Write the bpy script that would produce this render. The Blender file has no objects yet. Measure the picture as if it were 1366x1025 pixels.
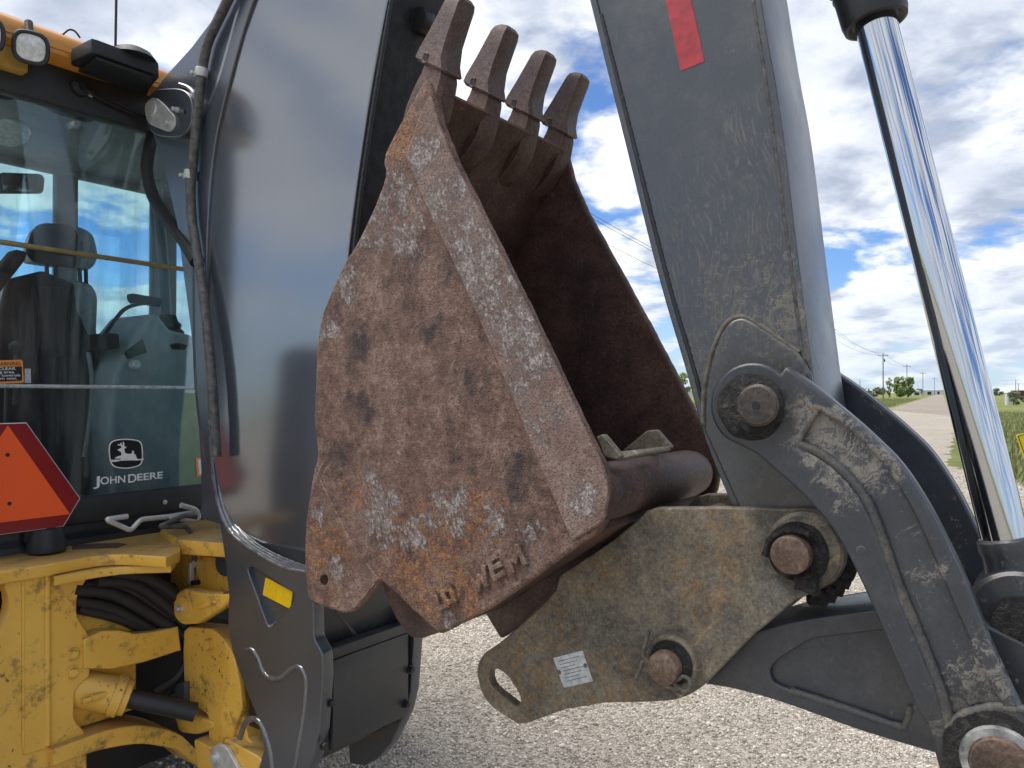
import bpy, bmesh, math, random
import numpy as np
from mathutils import Vector, Matrix, noise as mnoise
R = math.radians
S = bpy.context.scene
COL = S.collection
random.seed(4)

# ------------------------------------------------------------------ camera
F, CX, CY, HOR = 1026.0, 683.0, 512.5, 524.0
CAMH = 1.6
PITCH = math.atan((HOR - CY) / F)
cam_d = bpy.data.cameras.new('camera'); cam = bpy.data.objects.new('camera', cam_d); COL.objects.link(cam)
cam.location = (0, 0, CAMH); cam.rotation_euler = (math.pi/2 + PITCH, 0, 0)
cam_d.sensor_fit = 'HORIZONTAL'; cam_d.sensor_width = 36; cam_d.lens = 36 * F / 1366
cam_d.clip_start = .05; cam_d.clip_end = 6000
S.camera = cam

# ------------------------------------------------------------------ light
SUN_AZ, SUN_EL = R(-80), R(63)     # sun high on the left, veiled by thin cloud
S.view_settings.view_transform = 'Standard'; S.view_settings.look = 'None'
S.view_settings.exposure = 1.36; S.view_settings.gamma = 1
sun_d = bpy.data.lights.new('sun', 'SUN'); sun = bpy.data.objects.new('sun', sun_d); COL.objects.link(sun)
sun_d.energy = 1.5; sun_d.angle = R(45); sun_d.color = (1, .955, .89)
sv = Vector((math.sin(SUN_AZ)*math.cos(SUN_EL), math.cos(SUN_AZ)*math.cos(SUN_EL), math.sin(SUN_EL)))
sun.rotation_euler = sv.to_track_quat('Z', 'Y').to_euler(); sun.location = sv * 30

# ------------------------------------------------------------------ node helper
class NT:
    def __init__(s, tree): s.t = tree; s.l = tree.links
    def set(s, inp, v):
        if isinstance(v, bpy.types.NodeSocket): s.l.new(v, inp)
        elif v is not None:
            if isinstance(v, (tuple, list)) and inp.type == 'RGBA' and len(v) == 3: v = (*v, 1)
            inp.default_value = v
    def node(s, typ, ins=None, **props):
        n = s.t.nodes.new(typ)
        for k, v in props.items(): setattr(n, k, v)
        for k, v in (ins or {}).items(): s.set(n.inputs[k], v)
        return n
    def math(s, op, a, b=0.0, c=None, clamp=False):
        n = s.node('ShaderNodeMath', operation=op, use_clamp=clamp); s.set(n.inputs[0], a); s.set(n.inputs[1], b)
        if c is not None: s.set(n.inputs[2], c)
        return n.outputs[0]
    def vmath(s, op, a, b=(0, 0, 0)):
        n = s.node('ShaderNodeVectorMath', operation=op); s.set(n.inputs[0], a)
        if op == 'SCALE': s.set(n.inputs['Scale'], b)
        else: s.set(n.inputs[1], b)
        return n.outputs[1] if op in ('LENGTH', 'DISTANCE', 'DOT_PRODUCT') else n.outputs[0]
    def obj(s): return s.node('ShaderNodeTexCoord').outputs['Object']
    def noise(s, vec, scale, detail=5, rough=.55, dist=0.0, color=False):
        n = s.node('ShaderNodeTexNoise', {'Vector': vec, 'Scale': scale, 'Detail': detail, 'Roughness': rough, 'Distortion': dist})
        return n.outputs['Color' if color else 0]
    def voro(s, vec, scale, feature='F1', out=0, rnd=1.0):
        n = s.node('ShaderNodeTexVoronoi', {'Vector': vec, 'Scale': scale, 'Randomness': rnd}, feature=feature)
        return n.outputs[out]
    def ss(s, v, a, b):            # smoothstep from a to b
        n = s.node('ShaderNodeMapRange', {'Value': v, 'From Min': a, 'From Max': b}, interpolation_type='SMOOTHSTEP')
        return n.outputs[0]
    def mix(s, f, a, b, mode='MIX'):
        n = s.node('ShaderNodeMix', data_type='RGBA', blend_type=mode)
        s.set(n.inputs[0], f); s.set(n.inputs[6], a); s.set(n.inputs[7], b); return n.outputs[2]
    def ramp(s, v, stops):
        n = s.node('ShaderNodeValToRGB'); s.set(n.inputs[0], v); e = n.color_ramp.elements
        while len(e) < len(stops): e.new(.5)
        for el, (p, c) in zip(e, stops): el.position = p; el.color = (*c, 1)
        return n.outputs[0]
    def bump(s, h, strength=.5, dist=.01, normal=None):
        n = s.node('ShaderNodeBump', {'Height': h, 'Strength': strength, 'Distance': dist})
        if normal is not None: s.set(n.inputs['Normal'], normal)
        return n.outputs[0]
    def spot(s, vec, c, r0, r1):   # 1 inside r0, 0 outside r1
        return s.ss(s.vmath('DISTANCE', vec, tuple(c)), r1*1.25, max(r0, r1*.30))
    def grain(s, o, base, amt=.45, scale=190, lo=.36, hi=.64):
        k = s.node('ShaderNodeMapRange', {'Value': s.noise(o, scale, 6, .78), 'From Min': lo, 'From Max': hi, 'To Min': 1-amt, 'To Max': 1+amt}).outputs[0]
        return s.vmath('SCALE', base, k)
    def edges(s, radius=.006, a=.985, b=.90):   # 1 on outward rims
        bv = s.node('ShaderNodeBevel', {'Radius': radius}, samples=4).outputs[0]
        return s.ss(s.vmath('DOT_PRODUCT', bv, s.node('ShaderNodeNewGeometry').outputs['Normal']), a, b)
    def addall(s, lst):
        v = lst[0]
        for x in lst[1:]: v = s.math('MAXIMUM', v, x)
        return v

def mat(name):
    m = bpy.data.materials.new(name); m.use_nodes = True
    nt = NT(m.node_tree); b = m.node_tree.nodes['Principled BSDF']
    return m, nt, b
def simple(name, col, rough=.5, metal=0, spec=None, var=.12, vscale=14, bump=0.0, bscale=120, coat=0):
    m, n, b = mat(name); o = n.obj()
    k = n.noise(o, vscale, 6, .6)
    c2 = tuple(x * (1 - 2.2*var) for x in col); c1 = tuple(min(1, x * (1 + 1.2*var)) for x in col)
    n.set(b.inputs['Base Color'], n.ramp(k, [(.3, c2), (.7, c1)]))
    k2 = n.noise(o, vscale*3.1, 4, .6)
    n.set(b.inputs['Roughness'], n.math('MULTIPLY_ADD', k2, .25, rough - .12))
    b.inputs['Metallic'].default_value = metal; b.inputs['Coat Weight'].default_value = coat
    if spec is not None: b.inputs['Specular IOR Level'].default_value = spec
    if bump: n.set(b.inputs['Normal'], n.bump(n.noise(o, bscale, 4, .6), bump, .004))
    return m

# ------------------------------------------------------------------ world: blue sky with broken cumulus
W = bpy.data.worlds.new('World'); S.world = W; W.use_nodes = True
n = NT(W.node_tree); bg = W.node_tree.nodes['Background']
sky = n.node('ShaderNodeTexSky', sky_type='NISHITA', sun_disc=False, sun_elevation=SUN_EL, sun_rotation=SUN_AZ,
             altitude=600, air_density=1.0, dust_density=.6, ozone_density=1.6)
dirv = n.node('ShaderNodeTexCoord').outputs['Generated']
sx = n.node('ShaderNodeSeparateXYZ', {0: dirv}); zz = n.math('MAXIMUM', sx.outputs[2], 0.0)
inv = n.math('DIVIDE', 1.0, n.math('ADD', zz, .24))
px = n.math('MULTIPLY', sx.outputs[0], inv); py = n.math('MULTIPLY', sx.outputs[1], inv)
cv = n.node('ShaderNodeCombineXYZ', {0: px, 1: py, 2: 3.7}).outputs[0]
warp = n.vmath('SCALE', n.vmath('SUBTRACT', n.noise(cv, 2.2, 4, .5, color=True), (.5, .5, .5)), .16)
cvw = n.vmath('ADD', cv, warp)
def dens(v):
    big = n.noise(v, 1.0, 3, .5); fine = n.noise(v, 2.6, 12, .55)
    return n.math('ADD', n.math('MULTIPLY', big, .45), n.math('MULTIPLY', fine, .55))
d0 = dens(cvw)
d1 = dens(n.vmath('ADD', cvw, (.10*math.sin(SUN_AZ), .10*math.cos(SUN_AZ), 0)))
cov = n.ss(d0, .437, .500)
thick = n.ss(d0, .47, .66)
lit = n.ss(n.math('SUBTRACT', d0, d1), -.085, .085)
lit2 = n.math('MULTIPLY', lit, n.math('SUBTRACT', 1.0, n.math('MULTIPLY', thick, .62)))
cloud = n.ramp(lit2, [(.02, (2.3, 2.6, 3.25)), (.25, (3.2, 3.5, 4.1)), (.50, (4.4, 4.6, 4.95)), (.85, (5.5, 5.55, 5.6))])
skyc = n.mix(1.0, sky.outputs[0], (.42, .56, .76), 'MULTIPLY')
hz = n.ss(zz, .16, .0)
allc = n.mix(cov, skyc, cloud)
allc = n.mix(n.math('MULTIPLY', hz, .55), allc, (3.2, 3.75, 4.5))
n.set(bg.inputs[0], allc); bg.inputs[1].default_value = .085

# ------------------------------------------------------------------ machine frame: u rearward, w across (away from us), z up
AL = R(54)
L = Vector((math.cos(AL), math.sin(AL), 0)); B = Vector((math.sin(AL), -math.cos(AL), 0)); Z = Vector((0, 0, 1))
D0 = 1.6407
CAM = Vector((0, 0, CAMH))
def ray(px, py):
    x = (px - CX)/F; y = (CY - py)/F
    return Vector((x, math.cos(PITCH) - y*math.sin(PITCH), math.sin(PITCH) + y*math.cos(PITCH)))
def P(u, w, z): return B*u + L*(D0 + w) + Z*z
def uwz(p): return (p.dot(B), p.dot(L) - D0, p.z)
def PW(px, py, w): r = ray(px, py); return CAM + r*((D0 + w)/r.dot(L))      # pixel met with a plane across the machine
def PU(px, py, u): r = ray(px, py); return CAM + r*(u/r.dot(B))
def PZ(px, py, z): r = ray(px, py); return CAM + r*((z - CAMH)/r.z)
FR = {'w': (B, Z, -L), 'u': (L, Z, B), 'z': (B, L, Z)}

ROOT = None
def link(o, parent=None):
    COL.objects.link(o)
    if parent is not None:
        o.parent = parent; o.matrix_parent_inverse = parent.matrix_world.inverted()
    return o
def mesh_obj(name, me, m, parent=None, smooth=35):
    if isinstance(m, (list, tuple)):
        for x in m: me.materials.append(x)
    else: me.materials.append(m)
    if smooth:
        me.polygons.foreach_set('use_smooth', [True]*len(me.polygons))
        me.set_sharp_from_angle(angle=R(smooth))
    me.update()
    o = bpy.data.objects.new(name, me)
    return link(o, parent)
def tag(o, label=None, cat=None, group=None, kind=None):
    for k, v in (('label', label), ('category', cat), ('group', group), ('kind', kind)):
        if v: o[k] = v
    return o
def thing(name, loc, label, cat, group=None):
    o = bpy.data.objects.new(name, None); o.location = loc; COL.objects.link(o)
    bpy.context.view_layer.update()
    return tag(o, label, cat, group)

def fil(pts, n_=5):
    """round the corners of a polygon whose points carry a radius"""
    out = []; N = len(pts)
    for i, p in enumerate(pts):
        if len(p) == 2 or p[2] == 0: out.append(Vector(p[:2])); continue
        a, b, c = Vector(pts[i-1][:2]), Vector(p[:2]), Vector(pts[(i+1) % N][:2])
        da, dc = (a-b), (c-b)
        ra = min(p[2], da.length*.48); rc = min(p[2], dc.length*.48)
        s, e = b + da.normalized()*ra, b + dc.normalized()*rc
        for k in range(n_+1):
            t = k/n_; out.append(s*(1-t)**2 + b*2*t*(1-t) + e*t*t)
    return out
def cat(pts, n_=6, closed=False):
    pts = [Vector(p) for p in pts]; N = len(pts); out = []
    rng = range(N) if closed else range(N-1)
    for i in rng:
        p1, p2 = pts[i], pts[(i+1) % N]
        p0 = pts[i-1] if (i > 0 or closed) else p1*2 - p2
        p3 = pts[(i+2) % N] if (i+2 < N or closed) else p2*2 - p1
        for k in range(n_):
            t = k/n_
            out.append(.5*((2*p1) + (p2-p0)*t + (2*p0-5*p1+4*p2-p3)*t*t + (3*p1-p0-3*p2+p3)*t**3))
    if not closed: out.append(pts[-1])
    return out
def arc(cx, cy, rx, ry, a0, a1, n_=12):
    return [(cx + rx*math.cos(R(a0 + (a1-a0)*k/n_)), cy + ry*math.sin(R(a0 + (a1-a0)*k/n_))) for k in range(n_+1)]
def jagged(p2, amt, step, seed=0.):
    out = []; N = len(p2)
    for i in range(N):
        a, b = p2[i], p2[(i+1) % N]; k = max(1, int((b-a).length/step))
        for j in range(k):
            q = a.lerp(b, j/k)
            nv = Vector((mnoise.noise((q.x*45+seed, q.y*45, seed)), mnoise.noise((q.x*45, q.y*45+9+seed, 3.3)))) * amt
            nv += Vector((mnoise.noise((q.x*140+seed, q.y*140, seed+5)), mnoise.noise((q.x*140, q.y*140+9, 1.3+seed)))) * amt*.5
            out.append(q + nv)
    return out
def curve_mesh(cu, M=None):
    o = bpy.data.objects.new('tmp', cu); COL.objects.link(o)
    dg = bpy.context.evaluated_depsgraph_get()
    me = bpy.data.meshes.new_from_object(o.evaluated_get(dg))
    bpy.data.objects.remove(o); bpy.data.curves.remove(cu)
    me.materials.clear()
    if M is not None: me.transform(M)
    return me
def to2(fr, p3):
    X, Y, _ = FR[fr]; return Vector((p3.dot(X), p3.dot(Y)))
def proj(fr, pts, ref):
    f = {'w': PW, 'u': PU, 'z': PZ}[fr]
    return [to2(fr, f(p[0], p[1], ref)) for p in pts]
def plate2(p2s, fr, a, b, bevel=.003, bres=2):
    """mesh of a plate with bevelled rims: closed 2-D loops (first the outline, then holes) between a and b on the frame's axis"""
    cu = bpy.data.curves.new('c', 'CURVE'); cu.dimensions = '2D'; cu.fill_mode = 'BOTH'
    for p2 in p2s:
        sp = cu.splines.new('POLY'); sp.points.add(len(p2)-1)
        for q, v in zip(sp.points, p2): q.co = (v.x, v.y, 0, 1)
        sp.use_cyclic_u = True
    th = abs(b-a); bevel = min(bevel, th*.45)
    cu.extrude = th/2 - bevel; cu.bevel_depth = bevel; cu.bevel_resolution = bres; cu.offset = -bevel
    X, Y, N_ = FR[fr]; mid = (a+b)/2
    off = {'w': L*(D0+mid), 'u': B*mid, 'z': Z*mid}[fr]
    M = Matrix(((X.x, Y.x, N_.x, off.x), (X.y, Y.y, N_.y, off.y), (X.z, Y.z, N_.z, off.z), (0, 0, 0, 1)))
    me = curve_mesh(cu, M)
    return me
def plate(name, pts, fr, a, b, m, parent=None, ref=None, holes=(), bevel=.003, jag=0, seed=0., raw=False):
    ref = a if ref is None else ref
    loops = []
    for q in [pts, *holes]:
        p2 = proj(fr, fil(q) if not isinstance(q[0], Vector) else q, ref)
        if jag: p2 = jagged(p2, jag, .012, seed)
        loops.append(p2)
    me = plate2(loops, fr, a, b, bevel)
    return me if raw else mesh_obj(name, me, m, parent)
def join_meshes(mes, idx=None):
    bm = bmesh.new()
    for k, me in enumerate(mes):
        n0 = len(bm.faces); bm.from_mesh(me); bm.faces.ensure_lookup_table()
        for f in bm.faces[n0:]: f.material_index = idx[k] if idx else 0
        bpy.data.meshes.remove(me)
    me = bpy.data.meshes.new('j'); bm.to_mesh(me); bm.free(); return me
def tube_mesh(pts, r, res=5, rough=0, cyc=False, caps=True):
    cu = bpy.data.curves.new('c', 'CURVE'); cu.dimensions = '3D'
    sp = cu.splines.new('POLY'); sp.points.add(len(pts)-1)
    for i, (q, v) in enumerate(zip(sp.points, pts)):
        q.co = (*v, 1); q.radius = 1 + (rough*random.uniform(-1, 1) if rough else 0)
    sp.use_cyclic_u = cyc
    cu.bevel_depth = r; cu.bevel_resolution = res; cu.use_fill_caps = caps
    return curve_mesh(cu)
def tube(name, pts, r, m, parent=None, res=5, rough=0, cyc=False):
    return mesh_obj(name, tube_mesh(pts, r, res, rough, cyc), m, parent, 50)
def pw_path(pts, w, n_=6): return [PW(p[0], p[1], p[2] if len(p) > 2 else w) for p in cat(pts, n_)]
def bead(name, pts, w, r, m, parent, step=.007):
    """a weld run: overlapping scallops along a path"""
    p3 = [PW(p[0], p[1], w) for p in cat(pts, 10)]
    out = [p3[0]]; acc = 0
    for a, b in zip(p3, p3[1:]):
        k = max(1, int((b-a).length/(step*.5)))
        for j in range(k): out.append(a.lerp(b, (j+1)/k))
    cu = bpy.data.curves.new('c', 'CURVE'); cu.dimensions = '3D'
    sp = cu.splines.new('POLY'); sp.points.add(len(out)-1)
    for i, (q, v) in enumerate(zip(sp.points, out)): q.co = (*v, 1); q.radius = (1.12 if i % 2 else .9) + random.uniform(-.1, .1)
    cu.bevel_depth = r; cu.bevel_resolution = 3; cu.use_fill_caps = True
    return mesh_obj(name, curve_mesh(cu), m, parent, 70)
def lathe_mesh(o, axis, prof, segs=40, wob=0, ref=None):
    """prof: (distance along axis, radius)"""
    ax = axis.normalized(); e1 = ax.orthogonal().normalized() if ref is None else ref; e2 = ax.cross(e1)
    bm = bmesh.new(); rings = []
    for (d, r) in prof:
        ring = []
        for k in range(segs):
            a = 2*math.pi*k/segs
            rr = r*(1 + (wob*mnoise.noise((math.cos(a)*2.2+d*30, math.sin(a)*2.2, o.x*7)) if wob else 0))
            ring.append(bm.verts.new(o + ax*d + (e1*math.cos(a) + e2*math.sin(a))*rr))
        rings.append(ring)
    for a, b in zip(rings, rings[1:]):
        for k in range(segs): bm.faces.new((a[k], a[(k+1) % segs], b[(k+1) % segs], b[k]))
    bm.faces.new(list(reversed(rings[0]))); bm.faces.new(rings[-1])
    bmesh.ops.recalc_face_normals(bm, faces=bm.faces)
    me = bpy.data.meshes.new('l'); bm.to_mesh(me); bm.free(); return me
def lathe(name, o, axis, prof, m, parent=None, segs=40, wob=0):
    return mesh_obj(name, lathe_mesh(o, axis, prof, segs, wob), m, parent, 32)
def pinw(name, px, py, w, prof, m, parent, segs=40, wob=0):
    """turned piece on an axis across the machine; prof in (w, radius)"""
    c = PW(px, py, w); return lathe(name, c - L*w, L, prof, m, parent, segs, wob)
def box_mesh(u0, u1, w0, w1, z0, z1, bev=.005):
    bm = bmesh.new()
    bmesh.ops.create_cube(bm, size=1)
    for v in bm.verts:
        u = u0 if v.co.x < 0 else u1; w = w0 if v.co.y < 0 else w1; z = z0 if v.co.z < 0 else z1
        v.co = P(u, w, z)
    bmesh.ops.recalc_face_normals(bm, faces=bm.faces)
    if bev: bmesh.ops.bevel(bm, geom=bm.edges[:], offset=bev, segments=2, affect='EDGES', profile=.5)
    me = bpy.data.meshes.new('b'); bm.to_mesh(me); bm.free(); return me
def box(name, u0, u1, w0, w1, z0, z1, m, parent, bev=.005):
    return mesh_obj(name, box_mesh(u0, u1, w0, w1, z0, z1, bev), m, parent)
def hull(name, p3s, m, parent, bev=.003):
    bm = bmesh.new()
    for p in p3s: bm.verts.new(p)
    r = bmesh.ops.convex_hull(bm, input=bm.verts[:])
    bmesh.ops.dissolve_limit(bm, angle_limit=R(2), verts=bm.verts[:], edges=bm.edges[:])
    if bev: bmesh.ops.bevel(bm, geom=bm.edges[:], offset=bev, segments=2, affect='EDGES', profile=.5)
    me = bpy.data.meshes.new('h'); bm.to_mesh(me); bm.free()
    return mesh_obj(name, me, m, parent)
def bolt(name, o, axis, r, h, m, parent):
    prof = [(0, r*1.5), (h*.25, r*1.5), (h*.25, r*1.02), (h*.9, r*1.0), (h, r*.86)]
    return mesh_obj(name, lathe_mesh(o, axis, prof, 6 if r < .011 else 12), m, parent, 25)

# ------------------------------------------------------------------ materials
def m_rust(name='rusted_bucket_steel', strip=False):
    m, n, b = mat(name); o = n.obj(); W0 = -.3
    a = n.noise(o, 10, 9, .70); f = n.noise(o, 90, 9, .80); g = n.noise(o, 300, 4, .7); md = n.noise(o, 32, 8, .74)
    wv = n.vmath('ADD', o, n.vmath('SCALE', n.vmath('SUBTRACT', n.noise(o, 16, 6, .65, color=True), (.5, .5, .5)), .20))
    v = n.math('ADD', n.math('MULTIPLY', a, .40), n.math('ADD', n.math('MULTIPLY', md, .28), n.math('MULTIPLY', f, .32)))
    st = [(.38, (.042, .030, .030)), (.445, (.128, .073, .058)), (.50, (.215, .125, .096)), (.55, (.31, .20, .158)), (.62, (.46, .345, .285))]
    if strip: st = [(.36, (.10, .062, .057)), (.44, (.21, .130, .108)), (.50, (.29, .19, .158)), (.56, (.37, .27, .23)), (.64, (.50, .41, .365))]  # paler, pinker ramp: the strip's brighter facing is put into the colour
    base = n.ramp(v, st)
    osp = n.addall([n.spot(wv, PW(570, 745, W0), .05, .15), n.spot(wv, PW(640, 690, W0), .02, .09), n.spot(wv, PW(440, 740, W0), .03, .11), n.spot(wv, PW(620, 800, W0), .02, .08),
                    n.spot(wv, PW(480, 670, W0), .0, .07), n.spot(wv, PW(590, 60, W0), .02, .10), n.spot(wv, PW(535, 190, W0), .0, .09)])
    om = n.math('MULTIPLY', osp, n.ss(n.noise(o, 40, 9, .75), .43, .56))
    base = n.mix(n.math('MULTIPLY', om, .9), base, n.ramp(f, [(.38, (.13, .052, .024)), (.50, (.33, .140, .050)), (.62, (.55, .29, .11))]))
    ds = n.addall([n.spot(wv, PW(630, 505, W0), .015, .05), n.spot(wv, PW(488, 545, W0), .01, .045), n.spot(wv, PW(480, 460, W0), .0, .05), n.spot(wv, PW(585, 440, W0), .0, .045),
                   n.spot(wv, PW(455, 610, W0), .0, .05), n.spot(wv, PW(600, 350, W0), .0, .04), n.spot(wv, PW(690, 640, W0), .0, .05)])
    base = n.mix(n.math('MULTIPLY', n.math('MULTIPLY', ds, n.ss(md, .36, .52)), .85), base, (.034, .028, .032))
    sp = ((600, 690, .11), (510, 690, .11), (660, 700, .08), (460, 760, .06), (712, 750, .05), (550, 710, .08), (500, 640, .05), (530, 255, .10), (500, 310, .09), (550, 320, .09), (470, 370, .08), (440, 440, .06), (430, 690, .05), (600, 825, .05), (705, 715, .05))
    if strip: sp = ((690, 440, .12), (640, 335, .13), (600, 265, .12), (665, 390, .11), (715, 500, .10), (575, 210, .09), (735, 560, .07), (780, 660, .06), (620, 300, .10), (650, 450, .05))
    ws = n.addall([n.spot(wv, PW(x, y, W0), .01, r) for x, y, r in sp])
    q = n.node('ShaderNodeVectorRotate', {'Vector': o, 'Axis': tuple(L), 'Angle': .42}, rotation_type='AXIS_ANGLE').outputs[0]
    fl = n.noise(n.vmath('MULTIPLY', q, (1.5, 1.5, .8)), 70, 12, .82, .4); fl2 = n.noise(o, 24, 8, .7)
    thr = n.math('SUBTRACT', .622, n.math('MULTIPLY', ws, .168))
    wm = n.ss(n.math('ADD', n.math('MULTIPLY', fl, .62), n.math('MULTIPLY', fl2, .38)), thr, n.math('ADD', thr, .06))
    wm = n.math('MULTIPLY', wm, n.math('MULTIPLY_ADD', n.ss(n.noise(o, 130, 7, .75), .42, .52), .55, .45))
    base = n.mix(n.math('MULTIPLY', wm, .92), base, n.ramp(n.noise(o, 120, 7, .78), [(.36, (.27, .225, .21)), (.5, (.50, .44, .415)), (.62, (.76, .70, .66))]))
    ed = n.math('MULTIPLY', n.edges(.008), n.ss(md, .40, .56))
    base = n.mix(n.math('MULTIPLY', ed, .7), base, (.46, .34, .25))
    pit = n.ss(n.voro(n.vmath('ADD', o, n.vmath('SCALE', n.noise(o, 90, 3, .6, color=True), .006)), 170), .05, .45)
    base = n.mix(n.math('MULTIPLY', n.math('SUBTRACT', 1, pit), n.math('MULTIPLY', n.ss(a, .42, .58), .55)), base, (.045, .028, .025))
    def rt(a_, sc_):
        q_ = n.node('ShaderNodeVectorRotate', {'Vector': n.vmath('ADD', o, n.vmath('SCALE', n.noise(o, 4, 2, .5, color=True), .08)), 'Axis': tuple(L), 'Angle': a_}, rotation_type='AXIS_ANGLE')
        return n.vmath('MULTIPLY', q_.outputs[0], sc_)
    gk = n.ss(n.noise(o, 9, 3, .5), .47, .60)
    base = n.mix(n.math('MULTIPLY', n.math('MULTIPLY', n.ss(n.noise(rt(1.1, (7, 7, 95)), 1.5, 6, .7), .60, .68), gk), .6), base, (.46, .37, .32))
    base = n.mix(n.math('MULTIPLY', n.math('MULTIPLY', n.ss(n.noise(rt(-.45, (7, 7, 95)), 1.5, 6, .7), .60, .68), gk), .6), base, (.07, .045, .04))
    base = n.grain(o, base, .26, 210)
    n.set(b.inputs['Base Color'], base)
    n.set(b.inputs['Roughness'], n.math('MULTIPLY_ADD', f, .3, .55)); b.inputs['Specular IOR Level'].default_value = .4
    h = n.math('ADD', n.math('ADD', n.math('MULTIPLY', f, .6), n.math('MULTIPLY', g, .3)), n.math('ADD', n.math('MULTIPLY', a, 1.0), n.math('ADD', n.math('MULTIPLY', wm, .3), n.math('MULTIPLY', pit, .3))))
    n.set(b.inputs['Normal'], n.bump(h, 1.0, .012))
    return m
def m_darkrust(name='worn_brown_steel', c0=(.028, .019, .019), c1=(.082, .052, .049), c2=(.15, .09, .07), rough=.5):
    m, n, b = mat(name); o = n.obj()
    a = n.noise(o, 12, 7, .6); f = n.noise(o, 95, 7, .7); g = n.noise(o, 30, 9, .72)
    v = n.math('ADD', n.math('MULTIPLY', a, .55), n.math('MULTIPLY', f, .45))
    base = n.ramp(v, [(.32, c0), (.5, c1), (.7, c2)])
    base = n.mix(n.math('MULTIPLY', n.ss(g, .60, .70), .6), base, (.24, .17, .14))
    base = n.mix(n.math('MULTIPLY', n.edges(.004), .55), base, (.27, .19, .15))
    base = n.grain(o, base, .4, 170)
    n.set(b.inputs['Base Color'], base)
    n.set(b.inputs['Roughness'], n.math('MULTIPLY_ADD', a, .35, rough - .15)); b.inputs['Metallic'].default_value = .15
    n.set(b.inputs['Normal'], n.bump(n.math('ADD', f, n.math('MULTIPLY', a, .8)), .45, .004))
    return m
def m_coupler():
    m, n, b = mat('mud_stained_steel'); o = n.obj()
    a = n.noise(o, 7, 7, .62); f = n.noise(o, 95, 9, .78); g = n.noise(o, 24, 8, .68)
    base = n.ramp(n.math('ADD', n.math('MULTIPLY', a, .28), n.math('ADD', n.math('MULTIPLY', g, .27), n.math('MULTIPLY', f, .45))),
                  [(.37, (.036, .033, .029)), (.45, (.098, .086, .068)), (.51, (.155, .133, .099)), (.57, (.225, .190, .135)), (.65, (.38, .32, .235))])
    W0 = -.13
    wv = n.vmath('ADD', o, n.vmath('SCALE', n.vmath('SUBTRACT', n.noise(o, 12, 5, .6, color=True), (.5, .5, .5)), .2))
    os_ = n.addall([n.spot(wv, PW(690, 900, W0), .04, .18), n.spot(wv, PW(800, 740, W0), .0, .10), n.spot(wv, PW(830, 920, W0), .0, .10), n.spot(wv, PW(930, 790, W0), .0, .10),
                    n.spot(wv, PW(960, 720, W0), .0, .08), n.spot(wv, PW(745, 840, W0), .0, .09)])
    om = n.math('MULTIPLY', os_, n.ss(n.noise(o, 34, 9, .76), .45, .58))
    base = n.mix(n.math('MULTIPLY', om, .62), base, n.ramp(f, [(.3, (.11, .062, .026)), (.6, (.27, .155, .055)), (.75, (.36, .23, .10))]))
    sp = n.ss(n.noise(o, 130, 8, .8), .57, .65)
    base = n.mix(n.math('MULTIPLY', sp, .55), base, (.36, .33, .25))
    st = n.vmath('MULTIPLY', o, (9, 9, 60)); bl = n.ss(n.noise(o, 16, 8, .74), .54, .66)
    base = n.mix(n.math('MULTIPLY', bl, .3), base, (.24, .24, .23))
    gs = n.addall([n.spot(wv, PW(890, 885, W0), .05, .085), n.spot(wv, PW(1070, 735, W0), .07, .10)])
    base = n.mix(n.math('MULTIPLY', n.math('MULTIPLY', gs, n.ss(g, .36, .56)), .75), base, (.022, .021, .021))
    base = n.mix(n.math('MULTIPLY', n.edges(.005), .5), base, (.30, .22, .15))
    def rt(a_, sc_):
        q_ = n.node('ShaderNodeVectorRotate', {'Vector': n.vmath('ADD', o, n.vmath('SCALE', n.noise(o, 4, 2, .5, color=True), .10)), 'Axis': tuple(L), 'Angle': a_}, rotation_type='AXIS_ANGLE')
        return n.vmath('MULTIPLY', q_.outputs[0], sc_)
    base = n.mix(n.math('MULTIPLY', n.math('MULTIPLY', n.ss(n.noise(rt(.75, (6, 6, 80)), 1.3, 6, .7), .60, .67), n.ss(n.noise(o, 8, 3, .5), .48, .58)), .8), base, (.36, .22, .09))
    base = n.mix(n.math('MULTIPLY', n.math('MULTIPLY', n.ss(n.noise(rt(-.5, (8, 8, 120)), 1.3, 6, .7), .62, .68), n.ss(n.noise(o, 10, 3, .5, .4), .48, .58)), .7), base, (.42, .39, .31))
    base = n.grain(o, base, .30, 180)
    n.set(b.inputs['Base Color'], base); n.set(b.inputs['Roughness'], n.math('MULTIPLY_ADD', f, .3, .42)); b.inputs['Metallic'].default_value = .12
    n.set(b.inputs['Normal'], n.bump(n.math('ADD', f, n.math('MULTIPLY', a, .7)), .35, .003))
    return m
def m_grey(name, *a_, edge=0., grease=(), **k_):
    return m_grey_(name, *a_, edge=edge, grease=grease, **k_)
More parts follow.
